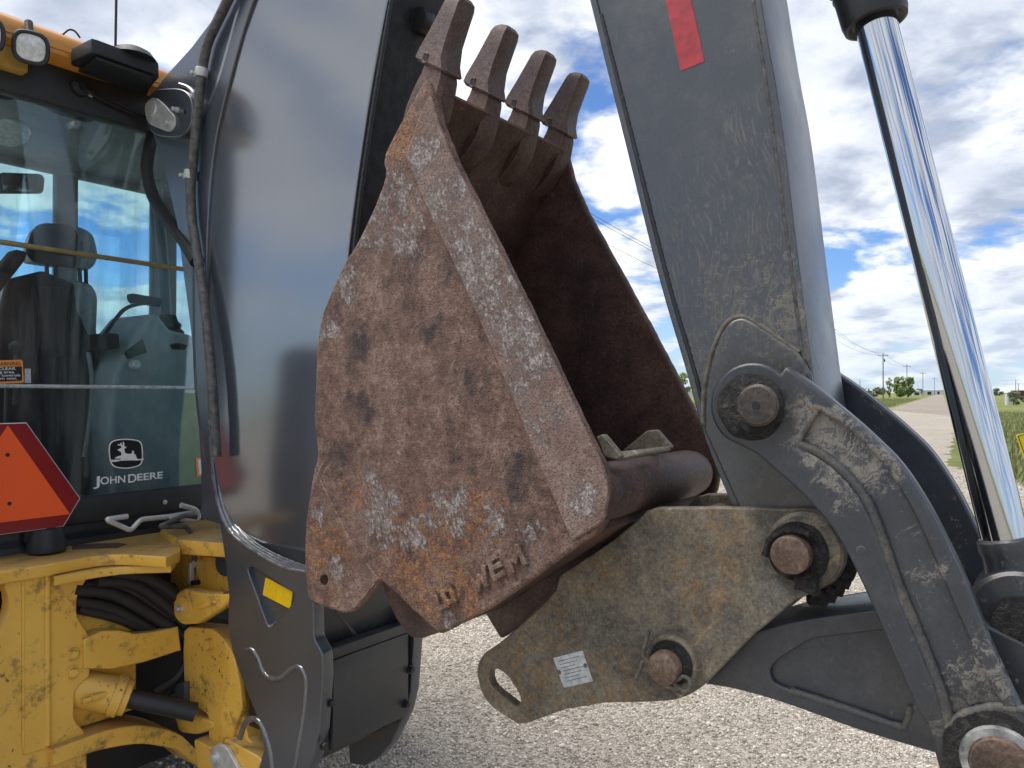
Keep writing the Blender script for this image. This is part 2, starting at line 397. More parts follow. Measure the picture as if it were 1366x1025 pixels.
def m_grey_(name, col=(.032, .036, .043), rough=.18, crough=.05, cior=1.9, dirt=.0, spots=(), scratch=0., coat=0., dust=(.20, .175, .135), rust=0., edge=0., grease=(), streak=()):
    m, n, b = mat(name); o = n.obj()
    a = n.noise(o, 4, 5, .55); f = n.noise(o, 55, 8, .7); g = n.noise(o, 300, 2, .5)
    base = n.ramp(a, [(.3, tuple(x*.86 for x in col)), (.7, tuple(x*1.16 for x in col))])
    dm = n.math('MULTIPLY', n.ss(n.noise(o, 5.5, 10, .74), .46, .66), dirt)
    if spots:
        wv = n.vmath('ADD', o, n.vmath('SCALE', n.vmath('SUBTRACT', n.noise(o, 15, 6, .62, color=True), (.5, .5, .5)), .16))
        sm = n.addall([n.math('MULTIPLY', n.spot(wv, c, r*.25, r), k) for c, r, k in spots])
        q_ = n.node('ShaderNodeVectorRotate', {'Vector': wv, 'Axis': tuple(L), 'Angle': .75}, rotation_type='AXIS_ANGLE').outputs[0]
        sm = n.ss(n.math('MULTIPLY_ADD', sm, .26, n.noise(n.vmath('MULTIPLY', q_, (34, 34, 105)), 1, 9, .78)), .66, .76)
        dm = n.math('MAXIMUM', dm, sm)
    if scratch:
        def rot(a_, sc_):
            q = n.node('ShaderNodeVectorRotate', {'Vector': n.vmath('ADD', o, n.vmath('SCALE', n.noise(o, 5, 2, .5, color=True), .09)), 'Axis': tuple(L), 'Angle': a_}, rotation_type='AXIS_ANGLE')
            return n.vmath('MULTIPLY', q.outputs[0], sc_)
        s1 = n.math('MULTIPLY', n.ss(n.noise(rot(.5, (9, 9, 120)), 1.4, 6, .72), .60, .68), n.ss(n.noise(o, 11, 3, .5), .52, .62))
        s2 = n.math('MULTIPLY', n.ss(n.noise(rot(-.9, (7, 7, 90)), 1.6, 6, .72), .60, .68), n.ss(n.noise(o, 13, 3, .5, .3), .52, .62))
        s3 = n.ss(n.noise(o, 40, 10, .82), .58, .66)
        msk = n.ss(n.noise(o, 7, 4, .6), .45, .62)
        if streak:
            s4 = n.ss(n.noise(rot(.13, (150, 150, 7)), 1.3, 5, .7), .50, .66)
            sm4 = n.addall([n.spot(o, c, r*.2, r) for c, r in streak])
            dm = n.math('MAXIMUM', dm, n.math('MULTIPLY', n.math('MULTIPLY', s4, sm4), .5))
        dm = n.math('MAXIMUM', dm, n.math('MULTIPLY', n.math('MULTIPLY', n.addall([s1, s2, s3]), msk), scratch))
    base = n.mix(n.math('MULTIPLY', dm, .95, clamp=True), base, n.ramp(f, [(.3, tuple(x*.62 for x in dust)), (.7, dust)]))
    if rust:
        rm = n.math('MULTIPLY', n.ss(n.noise(o, 20, 8, .68), .63, .69), rust)
        base = n.mix(rm, base, (.17, .075, .032))
    if edge:
        em = n.math('MULTIPLY', n.edges(.006), n.ss(n.noise(o, 45, 7, .72), .42, .56))
        base = n.mix(n.math('MULTIPLY', em, edge), base, n.ramp(a, [(.42, (.16, .14, .115)), (.58, (.20, .095, .048))]))
    if grease:
        wv2 = n.vmath('ADD', o, n.vmath('SCALE', n.vmath('SUBTRACT', n.noise(o, 20, 6, .65, color=True), (.5, .5, .5)), .09))
        gm = n.math('MULTIPLY', n.addall([n.spot(wv2, c, r*.5, r) for c, r in grease]), n.ss(f, .34, .54))
        base = n.mix(n.math('MULTIPLY', gm, .9), base, (.016, .015, .015))
    base = n.grain(o, base, .10 + .28*min(1, dirt*2), 170)
    n.set(b.inputs['Base Color'], base)
    rr = n.math('MULTIPLY_ADD', n.noise(o, 11, 6, .65), .14, rough - .07)
    n.set(b.inputs['Roughness'], n.math('MULTIPLY_ADD', dm, .45, rr, clamp=True))
    b.inputs['Coat Weight'].default_value = coat; b.inputs['Coat Roughness'].default_value = crough; b.inputs['Coat IOR'].default_value = cior
    b.inputs['Specular IOR Level'].default_value = .6
    n.set(b.inputs['Normal'], n.bump(n.math('ADD', n.math('MULTIPLY', f, n.math('ADD', dm, .05)), n.math('MULTIPLY', n.noise(o, 9, 2, .4), .25)), .18, .004))
    return m
def m_grease():
    m, n, b = mat('black_grease'); o = n.obj()
    f = n.noise(o, 60, 8, .7, .8); a = n.noise(o, 160, 5, .7)
    n.set(b.inputs['Base Color'], n.ramp(f, [(.35, (.008, .008, .009)), (.52, (.026, .025, .025)), (.68, (.09, .082, .07))]))
    n.set(b.inputs['Roughness'], n.math('MULTIPLY_ADD', a, .5, .22))
    n.set(b.inputs['Normal'], n.bump(n.math('ADD', f, n.math('MULTIPLY', a, .35)), 1.0, .03))
    return m
def m_yellow():
    m, n, b = mat('dirty_yellow_paint'); o = n.obj()
    a = n.noise(o, 5, 6, .6); f = n.noise(o, 60, 8, .72); g = n.noise(o, 30, 6, .62)
    base = n.ramp(a, [(.3, (.72, .41, .060)), (.7, (.80, .49, .09))])
    sp = n.math('MULTIPLY', n.ss(n.noise(o, 50, 7, .70), .585, .62), n.ss(n.noise(o, 5.5, 5, .62), .50, .59))
    base = n.mix(n.math('MULTIPLY', sp, .93), base, (.030, .022, .016))
    gr = n.math('MULTIPLY', n.ss(n.noise(o, 8, 10, .76), .52, .64), .72)
    base = n.mix(gr, base, (.15, .09, .035))
    ed = n.math('MULTIPLY', n.edges(.006), n.ss(g, .46, .56)); base = n.mix(n.math('MULTIPLY', ed, .8), base, (.07, .042, .022))
    gn = n.node('ShaderNodeNewGeometry').outputs['Normal']
    up = n.ss(n.node('ShaderNodeSeparateXYZ', {0: gn}).outputs[2], .6, .95)
    base = n.mix(n.math('MULTIPLY', up, n.math('MULTIPLY_ADD', f, .5, .35)), base, (.26, .195, .115))   # dust lies on ledges
    n.set(b.inputs['Base Color'], base)
    n.set(b.inputs['Roughness'], n.math('MULTIPLY_ADD', n.math('MAXIMUM', gr, sp), .4, .36))
    n.set(b.inputs['Normal'], n.bump(n.math('ADD', n.math('MULTIPLY', f, .5), n.math('MULTIPLY', sp, .6)), .22, .003))
    return m
def m_glass():
    m, n, b = mat('tinted_window_glass'); t = m.node_tree; o = n.obj()
    t.nodes.remove(b); out = t.nodes['Material Output']
    fr = n.node('ShaderNodeFresnel', {'IOR': 1.52}).outputs[0]
    fr = n.math('MULTIPLY', fr, 1.9, clamp=True)
    tr = n.node('ShaderNodeBsdfTransparent', {'Color': (.84, .955, .97, 1)}); gl = n.node('ShaderNodeBsdfGlossy', {'Color': (.92, .97, 1, 1), 'Roughness': .0})
    mx = n.node('ShaderNodeMixShader', {0: fr}); n.l.new(tr.outputs[0], mx.inputs[1]); n.l.new(gl.outputs[0], mx.inputs[2])
    df = n.node('ShaderNodeBsdfDiffuse', {'Color': (.42, .42, .38, 1)})                                # film of dust
    st = n.noise(n.vmath('MULTIPLY', o, (16, 16, 2.2)), 1.0, 6, .65)
    dm = n.math('MULTIPLY', n.ss(st, .42, .70), .10)
    mx2 = n.node('ShaderNodeMixShader', {0: dm}); n.l.new(mx.outputs[0], mx2.inputs[1]); n.l.new(df.outputs[0], mx2.inputs[2])
    n.l.new(mx2.outputs[0], out.inputs[0]); return m
def m_chrome():
    m, n, b = mat('chromed_rod'); o = n.obj()
    b.inputs['Base Color'].default_value = (.56, .58, .61, 1); b.inputs['Metallic'].default_value = 1
    n.set(b.inputs['Roughness'], n.math('MULTIPLY_ADD', n.noise(n.vmath('MULTIPLY', o, (120, 120, 4)), 1, 4, .6), .06, .035))
    return m
def m_gravel(name, c=((.22, .19, .15), (.46, .405, .33), (.66, .595, .51)), sc=55, bumpd=.02, tracks=False):
    m, n, b = mat(name); o = n.obj()
    v = n.node('ShaderNodeTexVoronoi', {'Vector': o, 'Scale': sc, 'Randomness': 1.}); v2 = n.node('ShaderNodeTexVoronoi', {'Vector': o, 'Scale': sc*2.3})
    hc = n.node('ShaderNodeSeparateColor', {0: v.outputs[1]}).outputs[0]
    big = n.noise(o, .35, 6, .6); mid = n.noise(o, 3.2, 6, .62)
    val = n.math('ADD', n.math('MULTIPLY', hc, .55), n.math('ADD', n.math('MULTIPLY', mid, .28), n.math('MULTIPLY', big, .22)))
    base = n.ramp(val, [(.22, c[0]), (.52, c[1]), (.86, c[2])])
    if tracks:
        q = n.node('ShaderNodeMapping', {'Vector': o}, vector_type='POINT'); q.inputs['Rotation'].default_value = (0, 0, R(29.3)); q.inputs['Scale'].default_value = (1.1, .012, 1)
        k = n.noise(q.outputs[0], 1.4, 5, .6); base = n.mix(n.math('MULTIPLY', n.ss(k, .42, .62), .5), base, (.16, .13, .11))
    n.set(b.inputs['Base Color'], base); b.inputs['Roughness'].default_value = .93; b.inputs['Specular IOR Level'].default_value = .2
    h = n.math('ADD', v.outputs[0], n.math('MULTIPLY', v2.outputs[0], .5))
    n.set(b.inputs['Normal'], n.bump(n.math('MULTIPLY', h, -1.0), .9, bumpd)); return m
def m_pebbles():
    m, n, b = mat('pebbles'); g = n.node('ShaderNodeNewGeometry').outputs['Random Per Island']
    base = n.ramp(g, [(0, (.20, .18, .155)), (.16, (.42, .37, .30)), (.5, (.57, .50, .41)), (.78, (.70, .63, .53)), (1, (.82, .77, .69))])
    o = n.obj(); base = n.vmath('SCALE', base, n.math('MULTIPLY_ADD', n.noise(o, 1.3, 6, .65), 1.1, .42))
    n.set(b.inputs['Base Color'], base); b.inputs['Roughness'].default_value = .85; b.inputs['Specular IOR Level'].default_value = .3; return m
def m_grass():
    m, n, b = mat('grass_ground'); o = n.obj()
    a = n.noise(o, .06, 6, .6); f = n.noise(o, 2.5, 8, .7); s = n.noise(n.vmath('MULTIPLY', o, (.02, .25, 1)), 1, 5, .6)
    v = n.math('ADD', n.math('MULTIPLY', a, .4), n.math('ADD', n.math('MULTIPLY', f, .3), n.math('MULTIPLY', s, .3)))
    n.set(b.inputs['Base Color'], n.ramp(v, [(.34, (.13, .17, .048)), (.50, (.205, .225, .08)), (.66, (.33, .30, .15))]))
    b.inputs['Roughness'].default_value = .95; b.inputs['Specular IOR Level'].default_value = .1
    n.set(b.inputs['Normal'], n.bump(n.noise(o, 14, 6, .8), .8, .1)); return m
def m_leaf(name, c0, c1):
    m, n, b = mat(name); g = n.node('ShaderNodeNewGeometry').outputs['Random Per Island']
    n.set(b.inputs['Base Color'], n.ramp(g, [(0, c0), (1, c1)])); b.inputs['Roughness'].default_value = .6
    b.inputs['Subsurface Weight'].default_value = 0; b.inputs['Transmission Weight'].default_value = 0; return m

# ================================================================== THE SETTING
M = {}
M['grass'] = m_grass()
M['yard'] = m_gravel('yard_gravel', sc=52)
M['road'] = m_gravel('road_gravel', c=((.25, .215, .175), (.36, .31, .255), (.46, .40, .335)), sc=30, bumpd=.015, tracks=True)
M['pebbles'] = m_pebbles()
def sheet(name, pts, z, m, kind='structure'):
    bm = bmesh.new(); bm.faces.new([bm.verts.new((x, y, z)) for x, y in pts])
    bmesh.ops.recalc_face_normals(bm, faces=bm.faces)
    if bm.faces[:][0].normal.z < 0: bmesh.ops.reverse_faces(bm, faces=bm.faces[:])
    me = bpy.data.meshes.new(name); bm.to_mesh(me); bm.free()
    return tag(mesh_obj(name, me, m, None, 0), kind=kind)
sheet('ground', [(-3000, -3000), (3000, -3000), (3000, 3000), (-3000, 3000)], 0, M['grass'])
def wob(a, b, k, amt, seed):
    out = []
    for i in range(k):
        t = i/k; x = a[0]+(b[0]-a[0])*t; y = a[1]+(b[1]-a[1])*t
        s = amt*(.4+t)
        out.append((x + s*mnoise.noise((i*.7, seed, 0)), y + s*mnoise.noise((i*.7, seed, 7))))
    return out
yard = [(-80, -40), (7.5, -40)] + wob((7.5, -8), (8.7, 13), 60, .3, 1) + wob((8.7, 13), (9.6, 17), 24, .3, 2) + wob((9.6, 17), (18.2, 31.6), 40, .45, 3) + \
       [(18.2, 31.6), (44.4, 78.4)] + wob((38.5, 78), (24, 76), 8, 1.0, 4) + [(-80, 82)]
sheet('gravel_yard', yard, .004, M['yard'])
rd = Vector((.56, 1.0)).normalized()
def rp(x, y, t): return (x + rd.x*t, y + rd.y*t)
lft = [rp(38.5, 78, t) for t in (-8, 0, 60, 200, 500, 1500)]; rgt = [rp(44.4, 78.4, t) for t in (-30, 0, 60, 200, 500, 1500)]
sheet('gravel_road', lft + rgt[::-1], .008, M['road'])

# loose stones of the yard
rng = np.random.default_rng(7)
def ico():
    bm = bmesh.new(); bmesh.ops.create_icosphere(bm, subdivisions=1, radius=1)
    v = np.array([x.co[:] for x in bm.verts]); f = np.array([[q.index for q in p.verts] for p in bm.faces]); bm.free(); return v, f
V0, F0 = ico()
def stones(num, d0, d1, pl, pr, s0, s1):
    d = np.sqrt(rng.uniform(d0*d0, d1*d1, num)); t = rng.uniform(pl, pr, num)
    x = d*(t-CX)/F; s = s0 + (s1-s0)*rng.random(num)**2.2
    ang = rng.uniform(0, 2*np.pi, num); sxy = rng.uniform(.75, 1.35, num); sz = rng.uniform(.45, .85, num)
    jit = 1 + rng.uniform(-.22, .22, (num, len(V0)))
    v = V0[None]*jit[..., None]
    vx = v[..., 0]*s[:, None]*sxy[:, None]; vy = v[..., 1]*s[:, None]; vz = v[..., 2]*(s*sz)[:, None]
    tl = rng.uniform(-.5, .5, num)[:, None]; vz2 = vz + vx*tl*.5
    c, sn = np.cos(ang)[:, None], np.sin(ang)[:, None]
    X = vx*c - vy*sn + x[:, None]; Y = vx*sn + vy*c + d[:, None]; Zz = vz2 + .004 + (s*sz*.35)[:, None]
    return np.stack([X, Y, Zz], -1).reshape(-1, 3), (F0[None] + (np.arange(num)*len(V0))[:, None, None]).reshape(-1, 3)
vs, fs, off = [], [], 0
for a in ((70000, 2.9, 5.2, 330, 1420, .0022, .0078), (30000, 5.2, 9.5, 520, 1420, .0035, .011), (9000, 9.5, 16, 600, 1400, .009, .02),
          (3500, 2.6, 4.5, -60, 330, .004, .013), (900, 2.9, 9.5, 400, 1400, .010, .019)):
    v, f = stones(*a); vs.append(v); fs.append(f+off); off += len(v)
vs = np.concatenate(vs); fs = np.concatenate(fs)
me = bpy.data.meshes.new('loose_gravel')
me.vertices.add(len(vs)); me.vertices.foreach_set('co', vs.astype(np.float32).ravel())
me.loops.add(fs.size); me.loops.foreach_set('vertex_index', fs.astype(np.int32).ravel())
me.polygons.add(len(fs)); me.polygons.foreach_set('loop_start', np.arange(0, fs.size, 3, dtype=np.int32))
me.update(calc_edges=True)
g = mesh_obj('loose_gravel', me, M['pebbles'], None, 0)
tag(g, 'loose grey and tan gravel covering the yard beneath the backhoe', 'gravel', kind='stuff')

# grass verge tufts along road: rough blades, one mass
M['blade'] = m_leaf('grass_blades', (.14, .19, .045), (.34, .33, .15))
def tufts(num, fpos):
    V, Fc = [], []
    for i in range(num):
        x, y = fpos(); h = random.uniform(.08, .28); a = random.uniform(0, 6.28); w_ = random.uniform(.02, .06)
        for k in range(3):
            aa = a + k*1.1; dx, dy = math.cos(aa)*w_, math.sin(aa)*w_; ox, oy = random.uniform(-.1, .1), random.uniform(-.1, .1)
            b0 = len(V); V += [(x+ox-dx, y+oy-dy, 0), (x+ox+dx, y+oy+dy, 0), (x+ox+random.uniform(-.08, .08), y+oy+random.uniform(-.08, .08), h)]; Fc.append((b0, b0+1, b0+2))
    me = bpy.data.meshes.new('grass'); me.from_pydata(V, [], Fc); return me
def gpos():
    if random.random() < .62:
        t = random.random()**1.6; y = 13.2 + t*45; e = 8.75 + max(0, y-13)*.29 if y < 17 else 9.9 + (y-17)*.59
        return e + random.random()**1.5*26 + .25, y
    y = 80 + random.random()**1.5*120; return 38.5 + (y-78)*.56 - .6 - random.random()*30, y
tag(mesh_obj('grass', tufts(26000, gpos), M['blade'], None, 0), 'short green and straw coloured grass on the road verges', 'grass', kind='stuff')

# utility poles and their wires
M['pole'] = simple('weathered_pole_wood', (.13, .115, .10), .9, vscale=5)
M['wire'] = simple('wire', (.04, .04, .045), .6)
def merge_tubes(lst):
    return join_meshes([tube_mesh(p, r, 2) for p, r in lst])
pole_pos = [(1.0 + .585*(39-39), 39.)] + [(1.0 + .59*(d-39), d) for d in (122, 205, 288, 395, 540, 760, 1050)]
GP = 'utility poles along the gravel road'
ptops = []
for i, (x, y) in enumerate(pole_pos):
    hgt = 12.0
    near = ['hidden behind the rusty bucket', 'hidden behind the grey stick', None, None, None, None, None, None]
    lab = ['wooden utility pole whose wires cross the gap beside the bucket', 'wooden utility pole on the verge screened by the grey dipper stick',
           'tallest looking wooden utility pole standing in verge grass left of road', 'wooden utility pole rising in front of the round green trees',
           'wooden utility pole just past the round green trees', 'short looking distant utility pole before the white sheds', 'faint distant utility pole near the road end', 'faint distant utility pole near the road end'][i]
    o = thing('utility_pole', (x, y, 0), lab, 'utility pole', GP)
    mesh_obj('post', lathe_mesh(Vector((x, y, 0)), Z, [(0, .17), (hgt, .11)], 8), M['pole'], o)
    pd = Vector((rd.y, -rd.x, 0))
    ca = Vector((x, y, hgt - .55))
    bm = tube_mesh([ca - pd*1.25, ca + pd*1.25], .085, 1); mesh_obj('crossarm', bm, M['pole'], o)
    tops = []
    for s in (-1.1, 0, 1.1):
        c = ca + pd*s + Z*(.08 if s else .55)
        mesh_obj('insulator', lathe_mesh(c, Z, [(0, .05), (.12, .07), (.2, .04)], 6), M['wire'], o); tops.append(c + Z*.2)
    if i == 2:
        mesh_obj('transformer', lathe_mesh(Vector((x, y, hgt-2.2)) + pd*.35, Z, [(0, .16), (.7, .16), (.75, .1)], 10), M['wire'], o)
    ptops.append(tops)
for s in range(3):
    segs = []
    for a, b in zip(ptops[:-1], ptops[1:]):
        segs.append(([a[s].lerp(b[s], t/10) - Z*(4*1.1*(t/10)*(1-t/10)) for t in range(11)], .014 if a[s].y < 100 else .02))
    w_ = mesh_obj('overhead_wire', merge_tubes(segs), M['wire'], None)
    tag(w_, ['thin overhead power wire on the road side of the utility poles', 'thin overhead power wire along the tops of the utility poles', 'thin overhead power wire on the field side of the utility poles'][s], 'wire', 'overhead wires on the utility poles')

# trees
M['bark'] = simple('bark', (.10, .08, .06), .9, vscale=8)
M['leaf_a'] = m_leaf('leaves_fresh', (.13, .20, .05), (.32, .40, .13)); M['leaf_b'] = m_leaf('leaves_dark', (.08, .115, .045), (.17, .215, .09))
def tree(name, x, y, h, r, label, cat_, leaf='leaf_a', clumps=26, per=70, ls=.22, trunk=.3, grp=None, slim=1.):
    o = thing(name, (x, y, 0), label, cat_, grp); base = Vector((x, y, 0))
    parts = [lathe_mesh(base, Z, [(0, .035*h), (h*.4, .024*h), (h*.8, .008*h)], 8)]
    V, Fc = [], []
    for k in range(clumps):
        a = random.uniform(0, 6.28); t = random.random()
        zc = h*(trunk + (1-trunk)*random.random()**.8); prof = math.sin(math.pi*min(1, max(.08, (zc/h - trunk*.6)/(1.06 - trunk*.6))))**.6
        rr = r*prof*math.sqrt(t)*slim; c = base + Vector((math.cos(a)*rr, math.sin(a)*rr, zc*.97))
        parts.append(tube_mesh([base + Z*(zc*.45), base.lerp(c, .6) + Z*0 + Z*(0), c], .008*h, 1))
        cr = r*random.uniform(.2, .38)
        for q in range(per):
            d = Vector((random.gauss(0, 1), random.gauss(0, 1), random.gauss(0, .8))).normalized()*cr*random.uniform(.45, 1.05)
            p = c + d; s = ls*random.uniform(.6, 1.4)
            e1 = Vector((random.gauss(0, 1), random.gauss(0, 1), random.gauss(0, 1))).normalized(); e2 = e1.orthogonal().normalized()
            b0 = len(V); V += [p - e1*s, p + e2*s*.6, p + e1*s, p - e2*s*.6]; Fc.append((b0, b0+1, b0+2, b0+3))
    mesh_obj('trunk', join_meshes(parts), M['bark'], o)
    me = bpy.data.meshes.new('crown'); me.from_pydata([v[:] for v in V], [], Fc); mesh_obj('crown', me, M[leaf], o, 0)
    return o
def gx(px, d): return (px-CX)/F*d
G2 = 'trees beside the gravel road'
tree('deciduous_tree', gx(1201, 262), 262, 7.0, 2.3, 'round light green tree, fuller of the pair beside the road', 'tree', clumps=46, per=90, ls=.3, trunk=.12, grp=G2)
tree('deciduous_tree', gx(1212, 268), 268, 6.9, 2.2, 'green tree with a lower crown, road side of the pair', 'tree', clumps=40, per=90, ls=.3, trunk=.12, grp=G2)
tree('deciduous_tree', gx(1186.5, 250), 250, 6.4, 1.5, 'slim young pale green tree standing apart in the verge', 'tree', clumps=16, per=46, ls=.22, trunk=.15, slim=.8, grp=G2)
tree('shrub', gx(1169, 300), 300, 3.4, 2.2, 'low round shrub far out in front of the white sheds', 'shrub', 'leaf_b', 16, 60, .25, .1)
tree('shrub', gx(1160, 310), 310, 3.2, 1.1, 'narrow dark shrub beside the low far shrub', 'shrub', 'leaf_b', 10, 60, .22, .1)
tree('deciduous_tree', gx(908, 120), 120, 4.6, 1.6, 'small tree seen through the gap between bucket and stick', 'tree', clumps=26, per=70, ls=.16, trunk=.15)
tree('deciduous_tree', gx(1133, 160), 160, 3.4, 1.3, 'dark small tree at the edge of the grey stick', 'tree', 'leaf_b', 16, 60, .16, .15)
tree('deciduous_tree', gx(1330, 420), 420, 3.6, 3.0, 'lone dark tree on the skyline beyond the red trailer', 'tree', 'leaf_b', 20, 60, .3, .12)
tree('shrub', gx(1352, 98), 98, 1.7, 1.2, 'low olive shrub next to the white post', 'shrub', 'leaf_b', 14, 60, .12, .05)
for px, d, h, r in ((1141, 520, 4, 4), (1150, 560, 4, 5), (1176, 520, 4, 4), (1225, 480, 4, 3), (1118, 420, 5, 5), (960, 500, 6, 6)):
    tree('shelterbelt_tree', gx(px, d), d, h, r, 'far off dark shelterbelt tree on the horizon', 'tree', 'leaf_b', 14, 40, .5, .08, 'far shelterbelt trees')

# far sheds, masts, trailer, post, sign
M['shed'] = simple('pale_shed_cladding', (.62, .63, .64), .6, var=.05); M['shedroof'] = simple('shed_roof', (.42, .43, .45), .5, var=.06); M['dark'] = simple('dark_opening', (.03, .03, .035), .7)
def shed(px, d, wid, hgt, label, doors=2):
    x = gx(px, d); o = thing('shed', (x, d, 0), label, 'shed', 'white sheds on the horizon')
    def bx(nm, x0, x1, y0, y1, z0, z1, m_, par):
        bm = bmesh.new(); bmesh.ops.create_cube(bm, size=1)
        for v in bm.verts: v.co = Vector((x0 if v.co.x < 0 else x1, y0 if v.co.y < 0 else y1, z0 if v.co.z < 0 else z1))
        me = bpy.data.meshes.new(nm); bm.to_mesh(me); bm.free(); return mesh_obj(nm, me, m_, par, 0)
    bx('wall', x-wid/2, x+wid/2, d, d+12, 0, hgt, M['shed'], o)
    bm = bmesh.new(); q = [(x-wid/2-.3, d-.4, hgt), (x+wid/2+.3, d-.4, hgt), (x+wid/2+.3, d+6, hgt*1.3), (x-wid/2-.3, d+6, hgt*1.3), (x+wid/2+.3, d+12.4, hgt), (x-wid/2-.3, d+12.4, hgt)]
    v = [bm.verts.new(p) for p in q]; bm.faces.new(v[:4]); bm.faces.new((v[3], v[2], v[4], v[5])); bm.faces.new((v[0], v[3], v[5])); bm.faces.new((v[1], v[4], v[2]))
    me = bpy.data.meshes.new('roof'); bm.to_mesh(me); bm.free(); mesh_obj('roof', me, M['shedroof'], o, 0)
    for k in range(doors):
        xx = x - wid/2 + wid*(k+.7)/(doors+.4); bx('door', xx-1.4, xx+1.4, d-.05, d+.05, 0, hgt*.7, M['dark'], o)
shed(1147, 430, 15, 2.6, 'long low white shed left of the tall utility pole', 2)
shed(1232, 560, 20, 3.2, 'white shed at the far end of the road', 2)
shed(1251, 640, 24, 3.6, 'white shed beside the vanishing road', 3)
shed(1223, 470, 5, 2.5, 'tiny white hut beside the round trees', 1)
shed(1168, 600, 12, 3.0, 'pale far shed behind the low shrub', 2)
shed(912, 420, 10, 2.6, 'white shed glimpsed between bucket and stick', 1)
M['red'] = simple('dark_red_paint', (.16, .022, .026), .4)
x = gx(1364, 140); o = thing('trailer', (x, 140, 0), 'dark red box trailer parked across the grass field', 'trailer')
def wbx(nm, x0, x1, y0, y1, z0, z1, m_, par, bev=.02):
    bm = bmesh.new(); bmesh.ops.create_cube(bm, size=1)
    for v in bm.verts: v.co = Vector((x0 if v.co.x < 0 else x1, y0 if v.co.y < 0 else y1, z0 if v.co.z < 0 else z1))
    bmesh.ops.bevel(bm, geom=bm.edges[:], offset=bev, segments=1, affect='EDGES')
    me = bpy.data.meshes.new(nm); bm.to_mesh(me); bm.free(); return mesh_obj(nm, me, m_, par)
wbx('box', x-.9, x+3.2, 140, 142, .45, 2.0, M['red'], o); wbx('door', x-.7, x+.0, 139.94, 140.02, .6, 1.85, simple('red_door', (.10, .015, .02), .5), o)
for sx_ in (.3, 2.4): mesh_obj('wheel', lathe_mesh(Vector((x+sx_, 139.9, .35)), Vector((0, 1, 0)), [(0, .33), (.05, .35), (.2, .35)], 16), M['dark'], o)
x = gx(1344, 100); tag(mesh_obj('marker_post', lathe_mesh(Vector((x, 100, 0)), Z, [(0, .32), (1.25, .30), (1.35, .16), (1.4, .08)], 12), M['shed']), 'short white marker post in the grass beside the shrub', 'post')
for px, hh in ((1355, 8.5), (1358.5, 6.5)):
    x = gx(px, 420); tag(mesh_obj('mast', lathe_mesh(Vector((x, 420, 0)), Z, [(0, .22), (hh, .1), (hh+.3, .04)], 8), M['wire']), 'taller thin mast on the skyline behind the trailer' if hh > 8 else 'shorter thin mast on the skyline behind the trailer', 'mast', 'skyline masts')
x = gx(1145, 430); tag(mesh_obj('mast', lathe_mesh(Vector((x, 428, 0)), Z, [(0, .25), (8.5, .12), (8.8, .04)], 8), M['pole']), 'thin mast rising over the long low white shed', 'mast', 'skyline masts')
# yellow placard on its post by the verge
M['signy'] = simple('sign_yellow', (.72, .56, .015), .45, var=.05); M['signk'] = simple('sign_border', (.05, .045, .01), .5)
a, b, c = PZ(1357, 640, 0), None, None
sd = 12.0
def sp_(px, py): r = ray(px, py); return CAM + r*(sd/r.y)
o = thing('yellow_sign', (sp_(1392, 600).x, sd, 0), 'yellow sign with dark border on a post at the grass edge', 'sign')
q = [sp_(1356, 581), sp_(1398, 570), sp_(1412, 606), sp_(1369, 618)]
bm = bmesh.new(); v = [bm.verts.new(p) for p in q]; f = bm.faces.new(v); r_ = bmesh.ops.extrude_face_region(bm, geom=[f])
for e in r_['geom']:
    if isinstance(e, bmesh.types.BMVert): e.co.y += .02
bmesh.ops.recalc_face_normals(bm, faces=bm.faces); me = bpy.data.meshes.new('panel'); bm.to_mesh(me); bm.free(); mesh_obj('panel', me, M['signy'], o, 0)
cq = sum(q, Vector())/4; qq = [cq + (p-cq)*.93 - Vector((0, .004, 0)) for p in q]
mesh_obj('border', tube_mesh([*qq, qq[0]], .006, 1), M['signk'], o)
cp = sp_(1392, 600); mesh_obj('post', lathe_mesh(Vector((cp.x, sd+.05, 0)), Z, [(0, .03), (1.0, .03)], 8), M['pole'], o)

# ================================================================== THE BACKHOE LOADER
M['rust'] = m_rust(); M['rust_lit'] = m_rust('rusted_lit_cutter_strip', True); M['tooth'] = m_darkrust(c0=(.032, .022, .021), c1=(.092, .059, .053), c2=(.165, .105, .084))
M['bucket_in'] = m_darkrust('scoured_bucket_inside', (.026, .015, .013), (.080, .042, .033), (.16, .09, .065), .62)
M['shank'] = m_darkrust('rusted_shank_steel', (.03, .019, .016), (.095, .055, .044), (.18, .11, .08), .6)
M['coupler'] = m_coupler()
M['boom'] = m_grey('glossy_grey_paint', (.036, .044, .058), .34, crough=.13, cior=2.6, coat=1.0)
M['boomplate'] = m_grey('satin_grey_paint', (.036, .044, .058), .36, crough=.26, cior=1.9, dirt=.05, coat=.6)
WS = -.115
M['stick'] = m_grey('scuffed_grey_paint', (.030, .037, .046), .30, dirt=.16, scratch=.7, coat=.3, crough=.28, edge=.6, streak=[(PW(970, 330, WS), .22), (PW(1000, 440, WS), .22), (PW(1010, 200, WS), .15)], grease=[(PW(1010, 530, -.125), .13), (PW(1040, 640, -.125), .08)], spots=[
    (PW(1010, 300, WS), .16, .35), (PW(1000, 400, WS), .20, .6), (PW(1060, 430, WS), .12, .8), (PW(940, 500, WS), .12, .6), (PW(960, 600, WS), .12, .4), (PW(1050, 480, WS), .10, .8)])
WL = -.2
